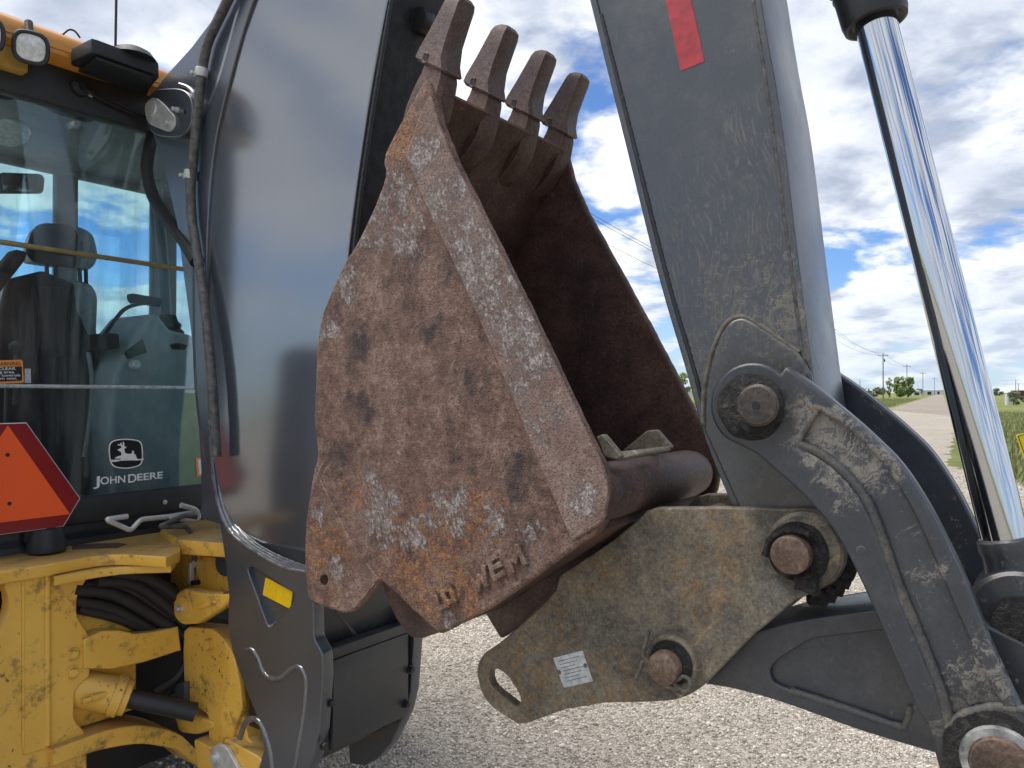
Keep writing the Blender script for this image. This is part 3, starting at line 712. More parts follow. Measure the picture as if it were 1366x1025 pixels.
M['link'] = m_grey('scraped_blue_grey_paint', (.029, .035, .046), .36, dust=(.27, .25, .215), dirt=.12, scratch=1.0, coat=.08, rust=.6, edge=.9, grease=[(PW(1005, 541, -.2), .095), (PW(1330, 1015, -.2), .115)], spots=[
    (PW(1090, 570, WL), .09, .95), (PW(1140, 620, WL), .10, .9), (PW(1060, 560, WL), .06, .8), (PW(1330, 900, WL), .10, .8), (PW(1290, 960, WL), .08, .9), (PW(1240, 770, WL), .05, .8)])
M['lowlink'] = m_grey('blue_grey_link_paint', (.026, .032, .042), .40, edge=.6, dust=(.30, .275, .235), dirt=.14, scratch=.8, coat=.1)
M['grease'] = m_grease(); M['chrome'] = m_chrome(); M['yellow'] = m_yellow(); M['glass'] = m_glass()
M['black'] = simple('black_painted_steel', (.016, .017, .019), .42, vscale=9, bump=.05)
M['blackp'] = simple('black_plastic', (.022, .023, .026), .5, vscale=20, bump=.12, bscale=400)
M['hose'] = simple('hydraulic_hose_rubber', (.018, .018, .019), .55, vscale=30, bump=.2)
M['pipe'] = simple('dusty_steel_pipe', (.105, .103, .098), .5, metal=.3, vscale=60, bump=.25, var=.3)
M['zinc'] = simple('zinc_plated_steel', (.56, .57, .55), .36, metal=.35, vscale=40, bump=.1)
M['oldpin'] = m_darkrust('greasy_pin_end', (.014, .013, .013), (.04, .035, .031), (.11, .085, .065), .38)
M['pin'] = m_darkrust('worn_pin_end', (.035, .026, .022), (.115, .075, .054), (.25, .17, .12), .45)
M['weldb'] = m_grey('painted_weld', (.075, .08, .09), .22, dirt=.12, coat=1., crough=.08)
M['weldd'] = simple('dusty_weld_ridge', (.135, .118, .094), .7, vscale=40, bump=.4, var=.3)
M['ridge'] = m_grey('dust_on_casting_edge', (.05, .052, .055), .6, dirt=.9, dust=(.17, .15, .118))
M['boomshade'] = m_grey('shaded_satin_grey_paint'.replace('shaded_', 'shade_toned_'), (.022, .024, .028), .42, dirt=.10, coat=.1)  # darker copy of the boom grey, rear-side shade painted into the colour
M['ring'] = simple('dulled_bushing_steel', (.38, .39, .38), .45, metal=.3, vscale=45, var=.3, bump=.25)
M['tape'] = simple('red_tape', (.40, .028, .04), .5, vscale=40, var=.15, bump=.05)
M['reflector'] = simple('amber_reflector', (.85, .55, .01), .18, vscale=60, var=.05, coat=.6)
M['roof'] = simple('orange_yellow_roof', (.60, .255, .035), .32, vscale=3, var=.07, coat=.3)
M['smvo'] = simple('fluorescent_orange', (.95, .115, .018), .5, vscale=5, var=.02); M['smvr'] = simple('retroreflective_red', (.24, .010, .012), .35, vscale=5, var=.06)
M['white'] = simple('white_vinyl', (.78, .80, .80), .4, vscale=30, var=.03); M['lblack'] = simple('black_vinyl', (.012, .012, .014), .4)
M['orange'] = simple('orange_decal', (.80, .30, .06), .45, vscale=30, var=.04)
M['seat'] = simple('black_seat_fabric', (.020, .021, .022), .85, vscale=60, bump=.3, bscale=500)
M['seatg'] = simple('grey_seat_fabric', (.36, .37, .38), .85, vscale=60, bump=.3, bscale=500)
M['console'] = simple('grey_console_plastic', (.40, .42, .43), .55, vscale=9, bump=.1)
M['brass'] = simple('yellowed_window_bar', (.36, .29, .13), .3, metal=.5, vscale=20)
M['lens'] = simple('lamp_lens', (.72, .74, .74), .12, vscale=70, var=.15, coat=1.)
M['trim'] = m_grey('grey_pillar_paint', (.055, .06, .07), .35, dirt=.2)
M['cabpillar'] = simple('cab_pillar_grey', (.17, .185, .20), .5, vscale=6)
M['tag'] = simple('aluminium_serial_plate', (.55, .60, .64), .38, metal=.45, vscale=70, var=.18)
M['tyre'] = simple('tyre_rubber', (.022, .022, .023), .85, vscale=20, bump=.4)

root = thing('backhoe_loader', P(-3.0, 0, 0), 'yellow backhoe loader with dark grey boom and a rusty toothed bucket folded up', 'backhoe')
def sub(name, par, me, m, sm=35): return mesh_obj(name, me, m, par, sm)

# ---------------------------------------------------------------- boom
bm_px = [(640, -420), (395, -420), (350, -110), (300, 90), (268, 190), (262, 300), (262, 400), (265, 520), (282, 640), (305, 740), (330, 800), (440, 800), (450, 700), (455, 500), (461, 390), (468, 310), (490, 150), (517, 0), (548, -140)]
outl = [bm_px[0], bm_px[1]] + cat(bm_px[1:11], 4)[1:] + cat(bm_px[11:], 4)
fr2 = [to2('w', PW(p[0], p[1], -.19)) for p in [bm_px[1]] + cat(bm_px[1:11], 4)[1:]]; rr2 = [to2('w', PW(p.x, p.y, -.115)) for p in cat(bm_px[11:] + [bm_px[0]], 4)]
bmesh_ = plate2([fr2 + rr2], 'w', -.165, .165, .005)
redge = [to2('w', PW(p.x, p.y, -.115)) for p in cat([(640, -420), (548, -140), (517, 0), (490, 150), (468, 310), (461, 390), (455, 500), (450, 700), (440, 800)], 5)]
rz = [p.y for p in redge][::-1]; ru = [p.x for p in redge][::-1]
for v in bmesh_.vertices:                      # the box narrows towards its rear edge
    u_, w_, z_ = uwz(v.co); s_ = min(.55, max(-.02, float(np.interp(z_, rz, ru)) - u_))
    v.co += L*((1 if w_ > 0 else -1)*(-.050 + .070*s_/.42))
boom = mesh_obj('boom', bmesh_, M['boom'], root)
cut = cat([(395, -150), (338, 0), (311, 90), (287, 190), (277, 300), (275, 400), (278, 520), (284, 620), (293, 688)], 5) + cat([(310, 714), (345, 738), (378, 756), (416, 764)], 4)
sil = [(418, 808), (419, 852, 6), (430, 872, 4), (431, 903), (426, 976), (419, 1009), (398, 1056), (380, 1078), (362, 1088), (342, 1082), (340, 1040), (352, 1000), (340, 950), (322, 905), (310, 870), (304, 835), (305, 790), (299, 740), (293, 700),
       (268, 692, 4), (268, 628), (265, 575), (261, 510), (253, 430), (243, 355), (236, 300), (222, 240), (206, 186), (200, 165), (200, 130), (218, 104), (256, 62), (303, 0), (405, -150)]
recess = [(329, 758, 8), (337, 756, 6), (398, 796, 12), (359, 841, 10)]
op = [tuple(p) for p in cut] + sil
for s in (-1, 1):
    me = plate('x', op, 'w', s*.205, s*.165, None, ref=-.205, holes=[recess] if s < 0 else [], bevel=.004, raw=True)
    sub('side_plate', boom, me, M['boomplate'])
sub('recess_panel', boom, plate('x', [(322, 745), (405, 775), (405, 850), (340, 855)], 'w', -.188, -.17, None, raw=True), M['boomplate'])
sub('reflector', boom, plate('x', [(354, 770, 2), (390, 790, 2), (387, 813, 2), (350, 794, 2)], 'w', -.193, -.1885, None, bevel=.0015, raw=True), M['reflector'])
for k in range(5):
    a, b = Vector((356+k*3.2, 772+k*1.75)), Vector((353+k*3.2, 794+k*1.75)); tube('reflector_rib', [PW(*a, -.1935), PW(*b, -.1935)], .0011, M['reflector'], boom, 1)
for dx, dy, w_, r_ in ((0, 0, -.196, .010), (5, -4, -.186, .010), (10, -8, -.176, .010)):
    tube('weld_bead', pw_path([(282+dx*.6, 560), (284+dx*.7, 600), (287+dx, 640), (296+dx, 685+dy*.3), (312+dx*.6, 714+dy), (345, 738+dy), (380, 756+dy), (410, 763+dy*.5)], w_, 9), r_, M['weldb'], boom, rough=.09)
bead('weld_bead', [(522, 0), (497, 150), (476, 300), (468, 400)], -.110, .006, M['black'], boom, .012)
tube('weld_bead', pw_path([(330, 866), (336, 866), (345, 878), (352, 896), (362, 905), (375, 904), (388, 893), (398, 889), (406, 897), (409, 915), (405, 960), (398, 1000), (390, 1045)], -.2025), .008, M['weldb'], boom, rough=.08)
tube('weld_bead', pw_path([(320, 985), (328, 964), (341, 959), (352, 972), (361, 1000), (366, 1040)], -.2025), .009, M['weldb'], boom, rough=.08)
tube('weld_bead', pw_path([(331, 764), (338, 790), (345, 815), (353, 832), (361, 837), (370, 829)], -.187), .006, M['weldb'], boom, rough=.08)
re_ = prof2 = None
edge = [to2('w', PW(p.x, p.y, -.115)) for p in cat([(548, -140), (517, 0), (490, 150), (468, 310), (461, 390), (455, 500), (450, 700)], 5)]
sub('rear_plate', boom, plate2([edge + [p + Vector((.004, .0)) for p in reversed(edge)]], 'w', -.108, .112, .0008), simple('dusty_shade_black', (.020, .021, .023), .72, vscale=25, var=.35, bump=.4))  # thin sheet over the grey rear face, its shade painted black, with dust
# lower tower: core between the plates, rear cover and its bolts
uT = uwz(PW(430, 890, -.205))[0]
zt = PU(439, 885, uT).z; zb = PU(423, 1018, uT).z; zr = PW(418, 790, -.205).z
box('tower_core', uT-.40, uT-.075, -.163, .163, zb-.02, zr+.10, M['black'], boom)
box('upper_panel', uT-.075, uT-.055, -.163, .163, zt+.012, zr+.18, M['boomshade'], boom, .003)
box('cover_panel', uT-.03, uT-.008, -.158, .150, zb+.005, zt, M['boomshade'], boom, .003)
box('cross_bar', uT-.05, uT-.004, -.163, .163, zt+.004, zt+.035, M['boomshade'], boom, .003)
for px, py in ((440, 937), (431, 994), (547, 893), (541, 939)):
    bolt('bolt', PU(px, py, uT-.008), B, .010, .014, M['black'], boom)
tube('weld_bead', [PU(448, 815, uT-.055), PU(477, 851, uT-.055)], .005, M['weldd'], boom)
pinw('pivot_pin', 455, 985, .0, [(-.12, .03), (.15, .03)], M['oldpin'], boom)
# pivot boss on the front edge, keeper plate, grease fitting
b3 = [(196, 131, 16), (206, 119, 10), (244, 117, 16), (257, 133, 14), (256, 166, 14), (244, 184, 12), (208, 183, 14), (195, 168, 14)]
bos = plate('pivot_boss', b3, 'w', -.232, -.205, M['boomplate'], boom, bevel=.004)
sub('keeper_plate', boom, plate('x', [(193, 150, 5), (193, 138, 8), (205, 128, 8), (218, 139, 5), (233, 156, 4), (233, 168, 6), (226, 177, 6), (216, 173, 5), (197, 165, 6)], 'w', -.240, -.2325, None, bevel=.002, raw=True), M['zinc'])
pinw('pin_head', 204, 145, -.240, [(-.246, .024), (-.243, .027), (-.238, .027)], M['zinc'], boom)
bolt('bolt', PW(225, 165, -.240), -L, .0085, .012, M['zinc'], boom)
bolt('grease_fitting', PW(237, 147, -.232), -L, .007, .02, M['zinc'], boom)
pinw('bolt_hole', 247, 149, -.2325, [(-.2335, .0065), (-.228, .0065)], M['lblack'], boom)
tube('weld_bead', pw_path([(240, 113), (252, 118), (260, 130), (261, 160), (250, 184)], -.207), .007, M['weldb'], boom, rough=.1)
# steel pipe with clamps, rubber hose
tube('pipe', pw_path([(345, -90), (304, 0), (281, 48), (274, 70), (269, 100), (262, 164), (257, 222), (254, 250), (256, 293), (260, 320), (272, 397), (281, 485), (286, 560), (289, 610)], -.227), .0155, M['pipe'], boom, 6)
for px, py in ((269, 97), (254, 233)):
    c = PW(px, py, -.227); d = (PW(px+1, py-12, -.227) - PW(px-1, py+12, -.227)).normalized()
    sub('pipe_clamp', boom, lathe_mesh(c - d*.014, d, [(0, .0195), (.002, .0205), (.026, .0205), (.028, .0195)], 24), M['zinc'])
    bolt('clamp_bolt', PW(px-7, py+2, -.222), -L, .007, .02, M['zinc'], boom)
tube('hose', pw_path([(207, 172, -.13), (200, 195, -.17), (196, 228, -.19), (204, 262, -.19), (222, 290, -.19), (245, 322, -.20), (262, 350, -.21)], -.19), .021, M['hose'], boom, 6)
pinw('boom_plug', 566, 31, .02, [(-.012, .034), (-.008, .036), (.03, .036)], M['black'], boom)
lathe('boom_plug', PU(563, 31, uwz(PW(512, 31, -.115))[0]), B, [(-.02, .042), (.012, .042), (.016, .036), (.016, .018), (.004, .016)], M['black'], boom)
tube('head_pin', [P(uwz(PW(560, -400, 0))[0], w, PW(560, -400, 0).z) for w in (-.2, .2)], .04, M['pin'], boom)

# ---------------------------------------------------------------- dipper stick
sl = cat([(690, -400), (788, 0), (835, 190), (880, 370), (915, 490), (941, 588), (975, 672)], 5) + cat([(990, 712), (1020, 755), (1060, 780), (1100, 760), (1118, 710)], 4) + cat([(1108, 620), (1095, 560), (1086, 510), (1063, 330), (1041, 150), (1015, 0), (955, -400)], 5)
stick = plate('dipper_stick', [tuple(p) for p in sl], 'w', -.112, .112, M['stick'], root, bevel=.003)
for s in (-1, 1):
    fl = cat([(690, -400), (788, 0), (835, 190), (880, 370), (915, 490), (936, 568)], 5); fr_ = [(p.x+8.5, p.y) for p in reversed(fl)]
    sub('front_flange', stick, plate('x', [tuple(p) for p in fl] + fr_, 'w', s*.118, s*.1, None, ref=-.112, bevel=.003, raw=True), M['stick'])
bead('weld_bead', [(802, 20), (845, 190), (890, 370), (925, 490), (943, 560)], -.111, .0055, M['black'], stick, .012)
bead('weld_bead', [(1005, 0), (1028, 150), (1052, 330), (1072, 480)], -.1095, .0045, M['pipe'], stick, .012)
dbl = [tuple(p) for p in cat([(939, 575), (941, 520), (952, 470), (968, 436), (985, 425), (1003, 430), (1040, 455), (1066, 473), (1082, 500)], 4)] + [(1100, 590), (1095, 690), (1040, 720), (985, 676)]
plate('doubler_plate', dbl, 'w', -.126, -.112, M['stick'], stick, bevel=.005)
tube('weld_bead', pw_path([(938, 565), (940, 520), (951, 470), (967, 435), (985, 423.5), (1003, 428), (1040, 453), (1066, 471)], -.113), .006, M['weldd'], stick, rough=.1)
plate('red_tape', [(878, -45), (912, -45), (940, 82), (908, 95)], 'w', -.1131, -.1122, M['tape'], stick, bevel=.0002)

# ---------------------------------------------------------------- bucket
WN = -.305
near = [(575, 111), (566, 106)] + [tuple(p) for p in cat([(548, 138), (520, 190), (511, 216), (513, 236), (495, 285), (475, 325), (459, 351), (440, 392), (428, 425), (423, 460), (420, 520), (419, 565), (423, 606), (416, 640), (408, 692), (406, 740), (407, 776)], 4)] + \
       [(411, 803, 8), (466, 822, 16), (508, 775, 3), (586, 848, 10), (650, 814, 6), (707, 775), (763, 733), (806, 706, 18), (812, 660, 12)] + [tuple(p) for p in cat([(806, 622), (776, 562), (720, 442), (640, 280), (610, 220), (588, 165)], 4)]
side = plate('side_plate', near, 'w', WN, WN+.025, M['rust'], None, holes=[[tuple(p) for p in arc(432, 774, 5.5, 7.5, 0, 330, 11)]], bevel=.007, jag=.0016)
def prof2(pts, ref, n_=5): return [to2('w', PW(p.x, p.y, ref)) for p in cat(pts, n_)]
wr = prof2([(579, 114), (552, 160), (529, 215), (512, 262), (484, 330), (457, 385), (446, 430), (440, 520), (440, 600), (452, 680), (488, 740), (543, 797), (588, 836), (602, 834), (660, 796), (740, 746), (790, 712)], WN)
inner = []
for i, p in enumerate(wr):
    t = (wr[min(i+1, len(wr)-1)] - wr[max(i-1, 0)]).normalized(); nn = Vector((-t.y, t.x)); inner.append(p + nn*.018)
cen = sum(wr, Vector((0, 0)))/len(wr)
bucket = mesh_obj('bucket', plate2([wr + inner[::-1]], 'w', WN+.024, -WN-.024, .002), M['bucket_in'], root)
side.parent = bucket; side.matrix_parent_inverse = bucket.matrix_world.inverted()
sub('side_plate', bucket, plate('x', near, 'w', -WN-.025, -WN, None, ref=WN, bevel=.007, jag=.0016, raw=True), M['bucket_in'])
cutr = [tuple(p) for p in cat([(540, 208), (568, 275), (600, 342), (640, 430), (664, 487), (700, 574), (735, 658), (762, 722)], 4)] + [(806, 697, 14), (812, 655, 14)] + \
       [tuple(p) for p in cat([(804, 622), (775, 563), (719, 443), (639, 282), (608, 222), (586, 168)], 4)] + [(573, 125, 5), (560, 150)]
sub('side_cutter', bucket, plate('x', cutr, 'w', WN-.009, WN+.001, None, bevel=.005, jag=.001, seed=4, raw=True), M['rust_lit'])
ear = [(420, 622), (430, 645), (468, 722), (505, 773, 3), (466, 820, 16), (413, 801, 8), (409, 776), (407, 740), (409, 692)]
sub('corner_plate', bucket, plate('x', ear, 'w', WN-.004, WN+.001, None, holes=[[tuple(p) for p in arc(432, 774, 5.5, 7.5, 0, 330, 11)]], bevel=.003, jag=.001, seed=2, raw=True), M['rust'])
# rolled edge
lc = PW(783, 660, WN+.02)
rl = lathe_mesh(lc, L, [(0, .052), (.01, .060), (.50, .060), (.535, .056), (.555, .045), (.562, .02)], 40)
sub('rolled_edge', bucket, rl, M['tooth'], 40)
# inside bead of the far plate
# lug on the rolled edge
hull('lug_bar', [PW(x, y, w) for x, y, w in ((818, 603, -.245), (829, 612, -.245), (824, 616, -.245), (815, 609, -.245), (893, 595, -.0), (896, 601, -.0), (890, 603, 0), (887, 598, 0))], M['coupler'], bucket, .002)
plate('lug_cheek', [(795, 583, 2), (804, 579, 3), (829, 609, 2), (822, 614, 2), (806, 610, 2)], 'w', -.262, -.244, M['coupler'], bucket)
plate('lug_cheek', [(832, 600, 1), (862, 575, 3), (875, 573, 4), (896, 597, 2), (889, 602, 1)], 'w', .0, .018, M['coupler'], bucket)
# hinge ears under the bucket
for s in (-1, 1):
    sub('hinge_ear', bucket, plate('x', [(507, 752), (512, 790), (528, 826), (546, 850, 8), (560, 853, 8), (592, 842, 6), (640, 780), (600, 740)], 'w', s*.15, s*.125, None, ref=-.15, bevel=.004, jag=.001, raw=True), M['tooth'])
    sub('hinge_ear', bucket, plate('x', [(640, 806), (668, 853, 4), (690, 838), (745, 780), (800, 730), (810, 690), (740, 730)], 'w', s*.10, s*.075, None, ref=-.10, bevel=.004, jag=.001, raw=True), M['tooth'])
# teeth and their shanks
def loft(secs, chamf=.22):
    """secs: list of (back2, front2, halfwidth) sections in the side plane"""
    bm = bmesh.new(); rings = []
    for a, b, h in secs:
        c = (a+b)/2; e = (b-a)/2; ring = []
        for sx_, sy_ in ((-1, -1+chamf*2), (-1+chamf, -1), (1-chamf, -1), (1, -1+chamf*2), (1, 1-chamf*2), (1-chamf, 1), (-1+chamf, 1), (-1, 1-chamf*2)):
            q = c + e*sx_; ring.append(bm.verts.new(B*q.x + Z*q.y + L*(D0 + h*sy_)))
        rings.append(ring)
    for r0, r1 in zip(rings, rings[1:]):
        for k in range(8): bm.faces.new((r0[k], r0[(k+1) % 8], r1[(k+1) % 8], r1[k]))
    bm.faces.new(rings[0]); bm.faces.new(rings[-1]); bmesh.ops.recalc_face_normals(bm, faces=bm.faces)
    me = bpy.data.meshes.new('loft'); bm.to_mesh(me); bm.free(); return me
RT = -.121
def q2(x, y): return to2('w', PW(x, y, RT))
secs = [((619, 113), (654, 128), .033), ((616.5, 108), (656, 126), .0375), ((620, 100), (654, 111), .036), ((633, 76), (657.5, 89), .032), ((645, 54), (666, 63), .031), ((653, 39), (673, 43), .030), ((657, 33), (675, 36), .0265), ((664, 29.5), (673, 31), .019)]
tm = loft([(q2(*a), q2(*b), h) for a, b, h in secs], .16)
rc = q2(632.5, 111); rc3 = B*rc.x + Z*rc.y + L*(D0 - .0372)
ring = []
for k in range(17): a = R(35 + k*17.5); ring.append(rc3 + (B*math.cos(a)*.0085 + Z*math.sin(a)*.0115))
tm = join_meshes([tm, tube_mesh(ring, .0028, 3), lathe_mesh(rc3 + L*.004, -L, [(0, .0075), (.0052, .0075)], 16)], [0, 0, 1])
tm.materials.append(M['tooth']); tm.materials.append(M['lblack'])
tm.polygons.foreach_set('use_smooth', [True]*len(tm.polygons)); tm.set_sharp_from_angle(angle=R(28))
sm_ = loft([(q2(*a), q2(*b), h) for a, b, h in [((628, 110), (652, 121), .028), ((623, 126), (652, 133), .031), ((612, 148), (648, 156), .034), ((603, 170), (640, 184), .0355), ((600, 186), (626, 206), .0355), ((596, 200), (610, 224), .0355), ((594, 214), (598, 232), .028)]], .2)
sm_.materials.append(M['shank']); sm_.polygons.foreach_set('use_smooth', [True]*len(sm_.polygons)); sm_.set_sharp_from_angle(angle=R(30))
for k in range(4):
    for nm, me in (('tooth', tm), ('tooth_shank', sm_)):
        o = bpy.data.objects.new(nm, me); o.location = L*(-.266 + .1775*k); link(o, bucket)
# eroded raised lettering on the lower edge
def stroke(pts, w_=.0062):
    p = [to2('w', PW(*q, WN)) for q in pts]; out = []
    for a, b in zip(p, p[1:]):
        d = (b-a).normalized(); nn = Vector((-d.y, d.x))*w_; out.append([a-d*w_*.6-nn, b+d*w_*.6-nn, b+d*w_*.6+nn, a-d*w_*.6+nn])
    return out
letters = [[(584, 796), (588, 812), (600, 806)], [(592, 790), (603, 783), (609, 800), (600, 804), (594, 793)], [(627, 765), (640, 787), (642, 768), (651, 780), (648, 756)],
           [(663, 742), (655, 747), (662, 772), (674, 764)], [(658, 759), (669, 752)], [(686, 762), (677, 738), (690, 748), (693, 728), (703, 751)]]
for k, lt in enumerate(letters):
    mes = [plate2([jagged(q, .0012, .006, k)], 'w', WN-.0095 - .0004*i, WN+.002, .0025) for i, q in enumerate(stroke(lt))]
    sub('raised_letter', bucket, join_meshes(mes), M['rust'])
pinw('rivet_bump', 454, 629, WN, [(WN-.004, .004), (WN-.003, .008), (WN+.001, .011)], M['rust'], bucket, 10, .3)

# ---------------------------------------------------------------- quick coupler under the bucket
cp = [tuple(p) for p in cat([(690, 966), (662, 948), (645, 930), (637, 905), (637, 888), (646, 872), (670, 855), (719, 811), (741, 787)], 4)] + [tuple(p) for p in cat([(746, 768), (769, 753), (806, 729), (832, 709), (849, 695), (862, 682)], 3)] + \
     [(874, 678), (960, 677), (1048, 679)] + [tuple(p) for p in arc(1068, 736, 58, 58, -100, 55, 14)] + [(1060, 802), (1000, 852), (960, 893), (932, 921, 12), (905, 934, 12), (868, 937), (806, 938), (753, 947), (704, 965, 6)]
slot = [tuple(p) for p in cat([(652, 904), (654, 895), (664, 893), (677, 903), (692, 926), (694, 938), (688, 942), (680, 936), (658, 918)], 3, True)]
coup = plate('quick_coupler', cp, 'w', -.150, -.122, M['coupler'], root, holes=[slot], bevel=.004, jag=.0007)
sub('far_plate', coup, plate('x', cp, 'w', .122, .150, None, ref=-.150, holes=[slot], bevel=.004, raw=True), M['coupler'])
pinw('cross_tube', 800, 800, -.12, [(-.125, .045), (.125, .045)], M['tooth'], coup)
box_u = uwz(PW(905, 690, -.12))
tube('cross_tube', [PW(905, 712, -.122), PW(905, 712, -.122) + L*.244], .035, M['coupler'], coup, 8)
sub('serial_plate', coup, plate('x', [(738, 878, 1), (777, 868, 1), (791, 909, 1), (752, 918, 3)], 'w', -.1512, -.1502, None, bevel=.0003, raw=True), M['tag'])
for k in range(7):
    a, b = Vector((745+k*1.9, 882.5+k*4.4)), Vector((772+k*1.8 - (k % 3)*4, 875.6+k*4.5 + (k % 3))); tube('printed_line', [PW(*a, -.1513), PW(*b, -.1513)], .0006, M['lblack'], coup, 1)
for px, py in ((746, 897), (781, 888)): pinw('rivet', px, py, -.1513, [(-.1545, .003), (-.153, .005), (-.150, .005)], M['pin'], coup, 12)
# rear pin of the coupler
pinw('pin_boss', 898, 882, -.155, [(-.172, .052), (-.168, .056), (-.150, .060)], M['coupler'], coup, 40, .02)
pinw('washer', 893, 886, -.18, [(-.180, .043), (-.176, .046), (-.170, .046)], M['grease'], coup, 40, .03)
pinw('pin', 883, 893, -.203, [(-.205, .027), (-.203, .031), (-.198, .0335), (-.12, .0335)], M['pin'], coup, 36, .02)
tube('cotter_pin', [PW(x, y, w) for x, y, w in cat([(866, 842, -.19), (861, 858, -.192), (858, 872, -.192), (862, 880, -.19), (883, 896, -.188), (899, 908, -.19), (911, 903, -.192), (920, 908, -.193), (920, 919, -.194), (912, 923, -.194), (903, 915, -.192), (884, 898, -.19), (860, 882, -.19), (854, 893, -.193), (849, 905, -.193)], 4)], .0042, M['weldd'], coup)
# front pin of the coupler: holds it to the stick
pinw('pin_boss', 1074, 733, -.158, [(-.166, .064), (-.162, .070), (-.150, .073)], M['coupler'], coup, 40, .03)
pinw('washer', 1063, 737, -.172, [(-.173, .052), (-.169, .056), (-.160, .057)], M['grease'], coup, 40, .05)
pinw('pin', 1053, 741, -.196, [(-.198, .030), (-.196, .0345), (-.190, .036), (-.13, .036)], M['pin'], coup, 36, .02)
tube('snap_ring', pw_path([(1020, 742), (1026, 722), (1042, 710), (1060, 708), (1080, 713)], -.182), .006, M['grease'], coup, rough=.2)
pinw('grease_lump', 1076, 776, -.176, [(-.186, .006), (-.182, .018), (-.170, .024), (-.16, .02)], M['grease'], coup, 14, .5)
for k in range(9):
    a = R(-25 + k*12); pinw('grease_lump', 1068 + 62*math.cos(a), 738 + 62*math.sin(a)*1.0, -.10, [(-.118, .006), (-.11, random.uniform(.012, .020)), (-.09, .02), (-.08, .01)], M['grease'], coup, 12, .6)

# ---------------------------------------------------------------- guide links
top = cat([(1048, 489), (1085, 515), (1130, 552), (1165, 583), (1202, 621), (1240, 679), (1275, 748), (1302, 810), (1330, 880), (1366, 955), (1395, 1000)], 4)
bot = cat([(1330, 1120), (1275, 1080), (1250, 1015), (1244, 985), (1220, 938), (1190, 870), (1160, 800), (1130, 738), (1100, 692), (1060, 650), (1010, 606)], 4)
lk = [tuple(p) for p in arc(1004, 541, 56, 57, 130, 312, 18)] + [tuple(p) for p in top] + [tuple(p) for p in cat([(1405, 1030), (1400, 1080), (1370, 1110)], 3)] + [tuple(p) for p in bot]
pocket = [tuple(p) for p in cat([(1094, 549), (1130, 572), (1175, 616), (1214, 676), (1249, 752), (1283, 832), (1318, 908), (1336, 938)], 4)] + [tuple(p) for p in cat([(1322, 946), (1296, 951), (1275, 966)], 3)] + [(1262, 962, 5)] + \
         [tuple(p) for p in cat([(1250, 920), (1226, 860), (1200, 798), (1182, 745), (1166, 700), (1144, 660), (1110, 623), (1066, 596)], 4)] + [(1074, 580, 8), (1085, 560)]
for s in (-1, 1):
    me = join_meshes([plate('x', lk, 'w', s*.190, s*.160, None, ref=-.2, bevel=.005, raw=True), plate('x', lk, 'w', s*.203, s*.1895, None, ref=-.2, holes=[pocket], bevel=.006, raw=True)])
    gl = mesh_obj('guide_link', me, M['link'], root)
    if s < 0: glink = gl
tube('casting_ridge', pw_path([(1062, 592), (1092, 604), (1130, 634), (1156, 668), (1172, 704), (1188, 752), (1206, 800), (1232, 862), (1254, 918), (1266, 962)], -.1955), .0088, M['ridge'], glink, rough=.10)
tube('casting_ridge', pw_path([(1262, 970), (1285, 955), (1310, 947), (1340, 944), (1380, 950)], -.1955), .0088, M['ridge'], glink, rough=.10)
pinw('grease_collar', 1001, 543, -.203, [(-.222, .046), (-.216, .056), (-.207, .063), (-.19, .066)], M['grease'], glink, 96, .07)
pinw('washer', 1006, 542, -.222, [(-.226, .044), (-.224, .049), (-.218, .050), (-.20, .05)], M['grease'], glink, 64, .03)
pinw('pin', 1010, 541, -.238, [(-.240, .034), (-.237, .0385), (-.20, .039), (-.11, .039)], M['oldpin'], glink, 36, .02)
pinw('grease_hole', 1008, 541, -.241, [(-.2412, .0075), (-.236, .0075)], M['lblack'], glink, 14)
pinw('link_spacer', 1004, 541, -.15, [(-.162, .07), (-.125, .07)], M['grease'], glink, 40, .05)
pinw('grease_collar', 1330, 1016, -.203, [(-.210, .066), (-.204, .078), (-.19, .085)], M['grease'], glink, 48, .10)
pinw('bushing_ring', 1334, 1019, -.216, [(-.219, .045), (-.219, .054), (-.215, .056), (-.20, .057)], M['ring'], glink, 44)
pinw('pin', 1334, 1021, -.221, [(-.228, .030), (-.225, .040), (-.2195, .0435), (-.1, .0435)], M['pin'], glink, 40, .02)
pinw('casting_mark', 1149, 735, -.2035, [(-.2042, .006), (-.2036, .0085), (-.2, .009)], M['link'], glink, 16)

# ---------------------------------------------------------------- bucket link between coupler and guide links
ll = [tuple(p) for p in cat([(880, 905), (930, 870), (985, 850), (1040, 832), (1100, 822), (1180, 812), (1270, 812)], 4)] + [(1390, 870, 20), (1410, 980, 30), (1340, 1050, 30)] + [tuple(p) for p in cat([(1250, 1006), (1150, 976), (1050, 940), (985, 921), (940, 913)], 4)] + [(890, 925, 10)]
lp = [(1026, 893, 8), (1038, 880, 8), (1082, 852, 14), (1180, 841), (1230, 836), (1222, 925), (1213, 958, 6), (1204, 971, 5), (1130, 945), (1058, 922, 10), (1030, 910, 8)]
me = join_meshes([plate('x', ll, 'w', -.088, .088, None, ref=-.10, bevel=.004, raw=True), plate('x', ll, 'w', -.100, -.0875, None, ref=-.1, holes=[lp], bevel=.005, raw=True), plate('x', ll, 'w', .0875, .1, None, ref=-.1, holes=[lp], bevel=.005, raw=True)])
bl = mesh_obj('bucket_link', me, M['lowlink'], root)
tube('casting_ridge', pw_path([(1216, 945), (1210, 965), (1200, 970), (1130, 946), (1075, 928), (1055, 922)], -.0945), .0075, M['ridge'], bl, rough=.10)

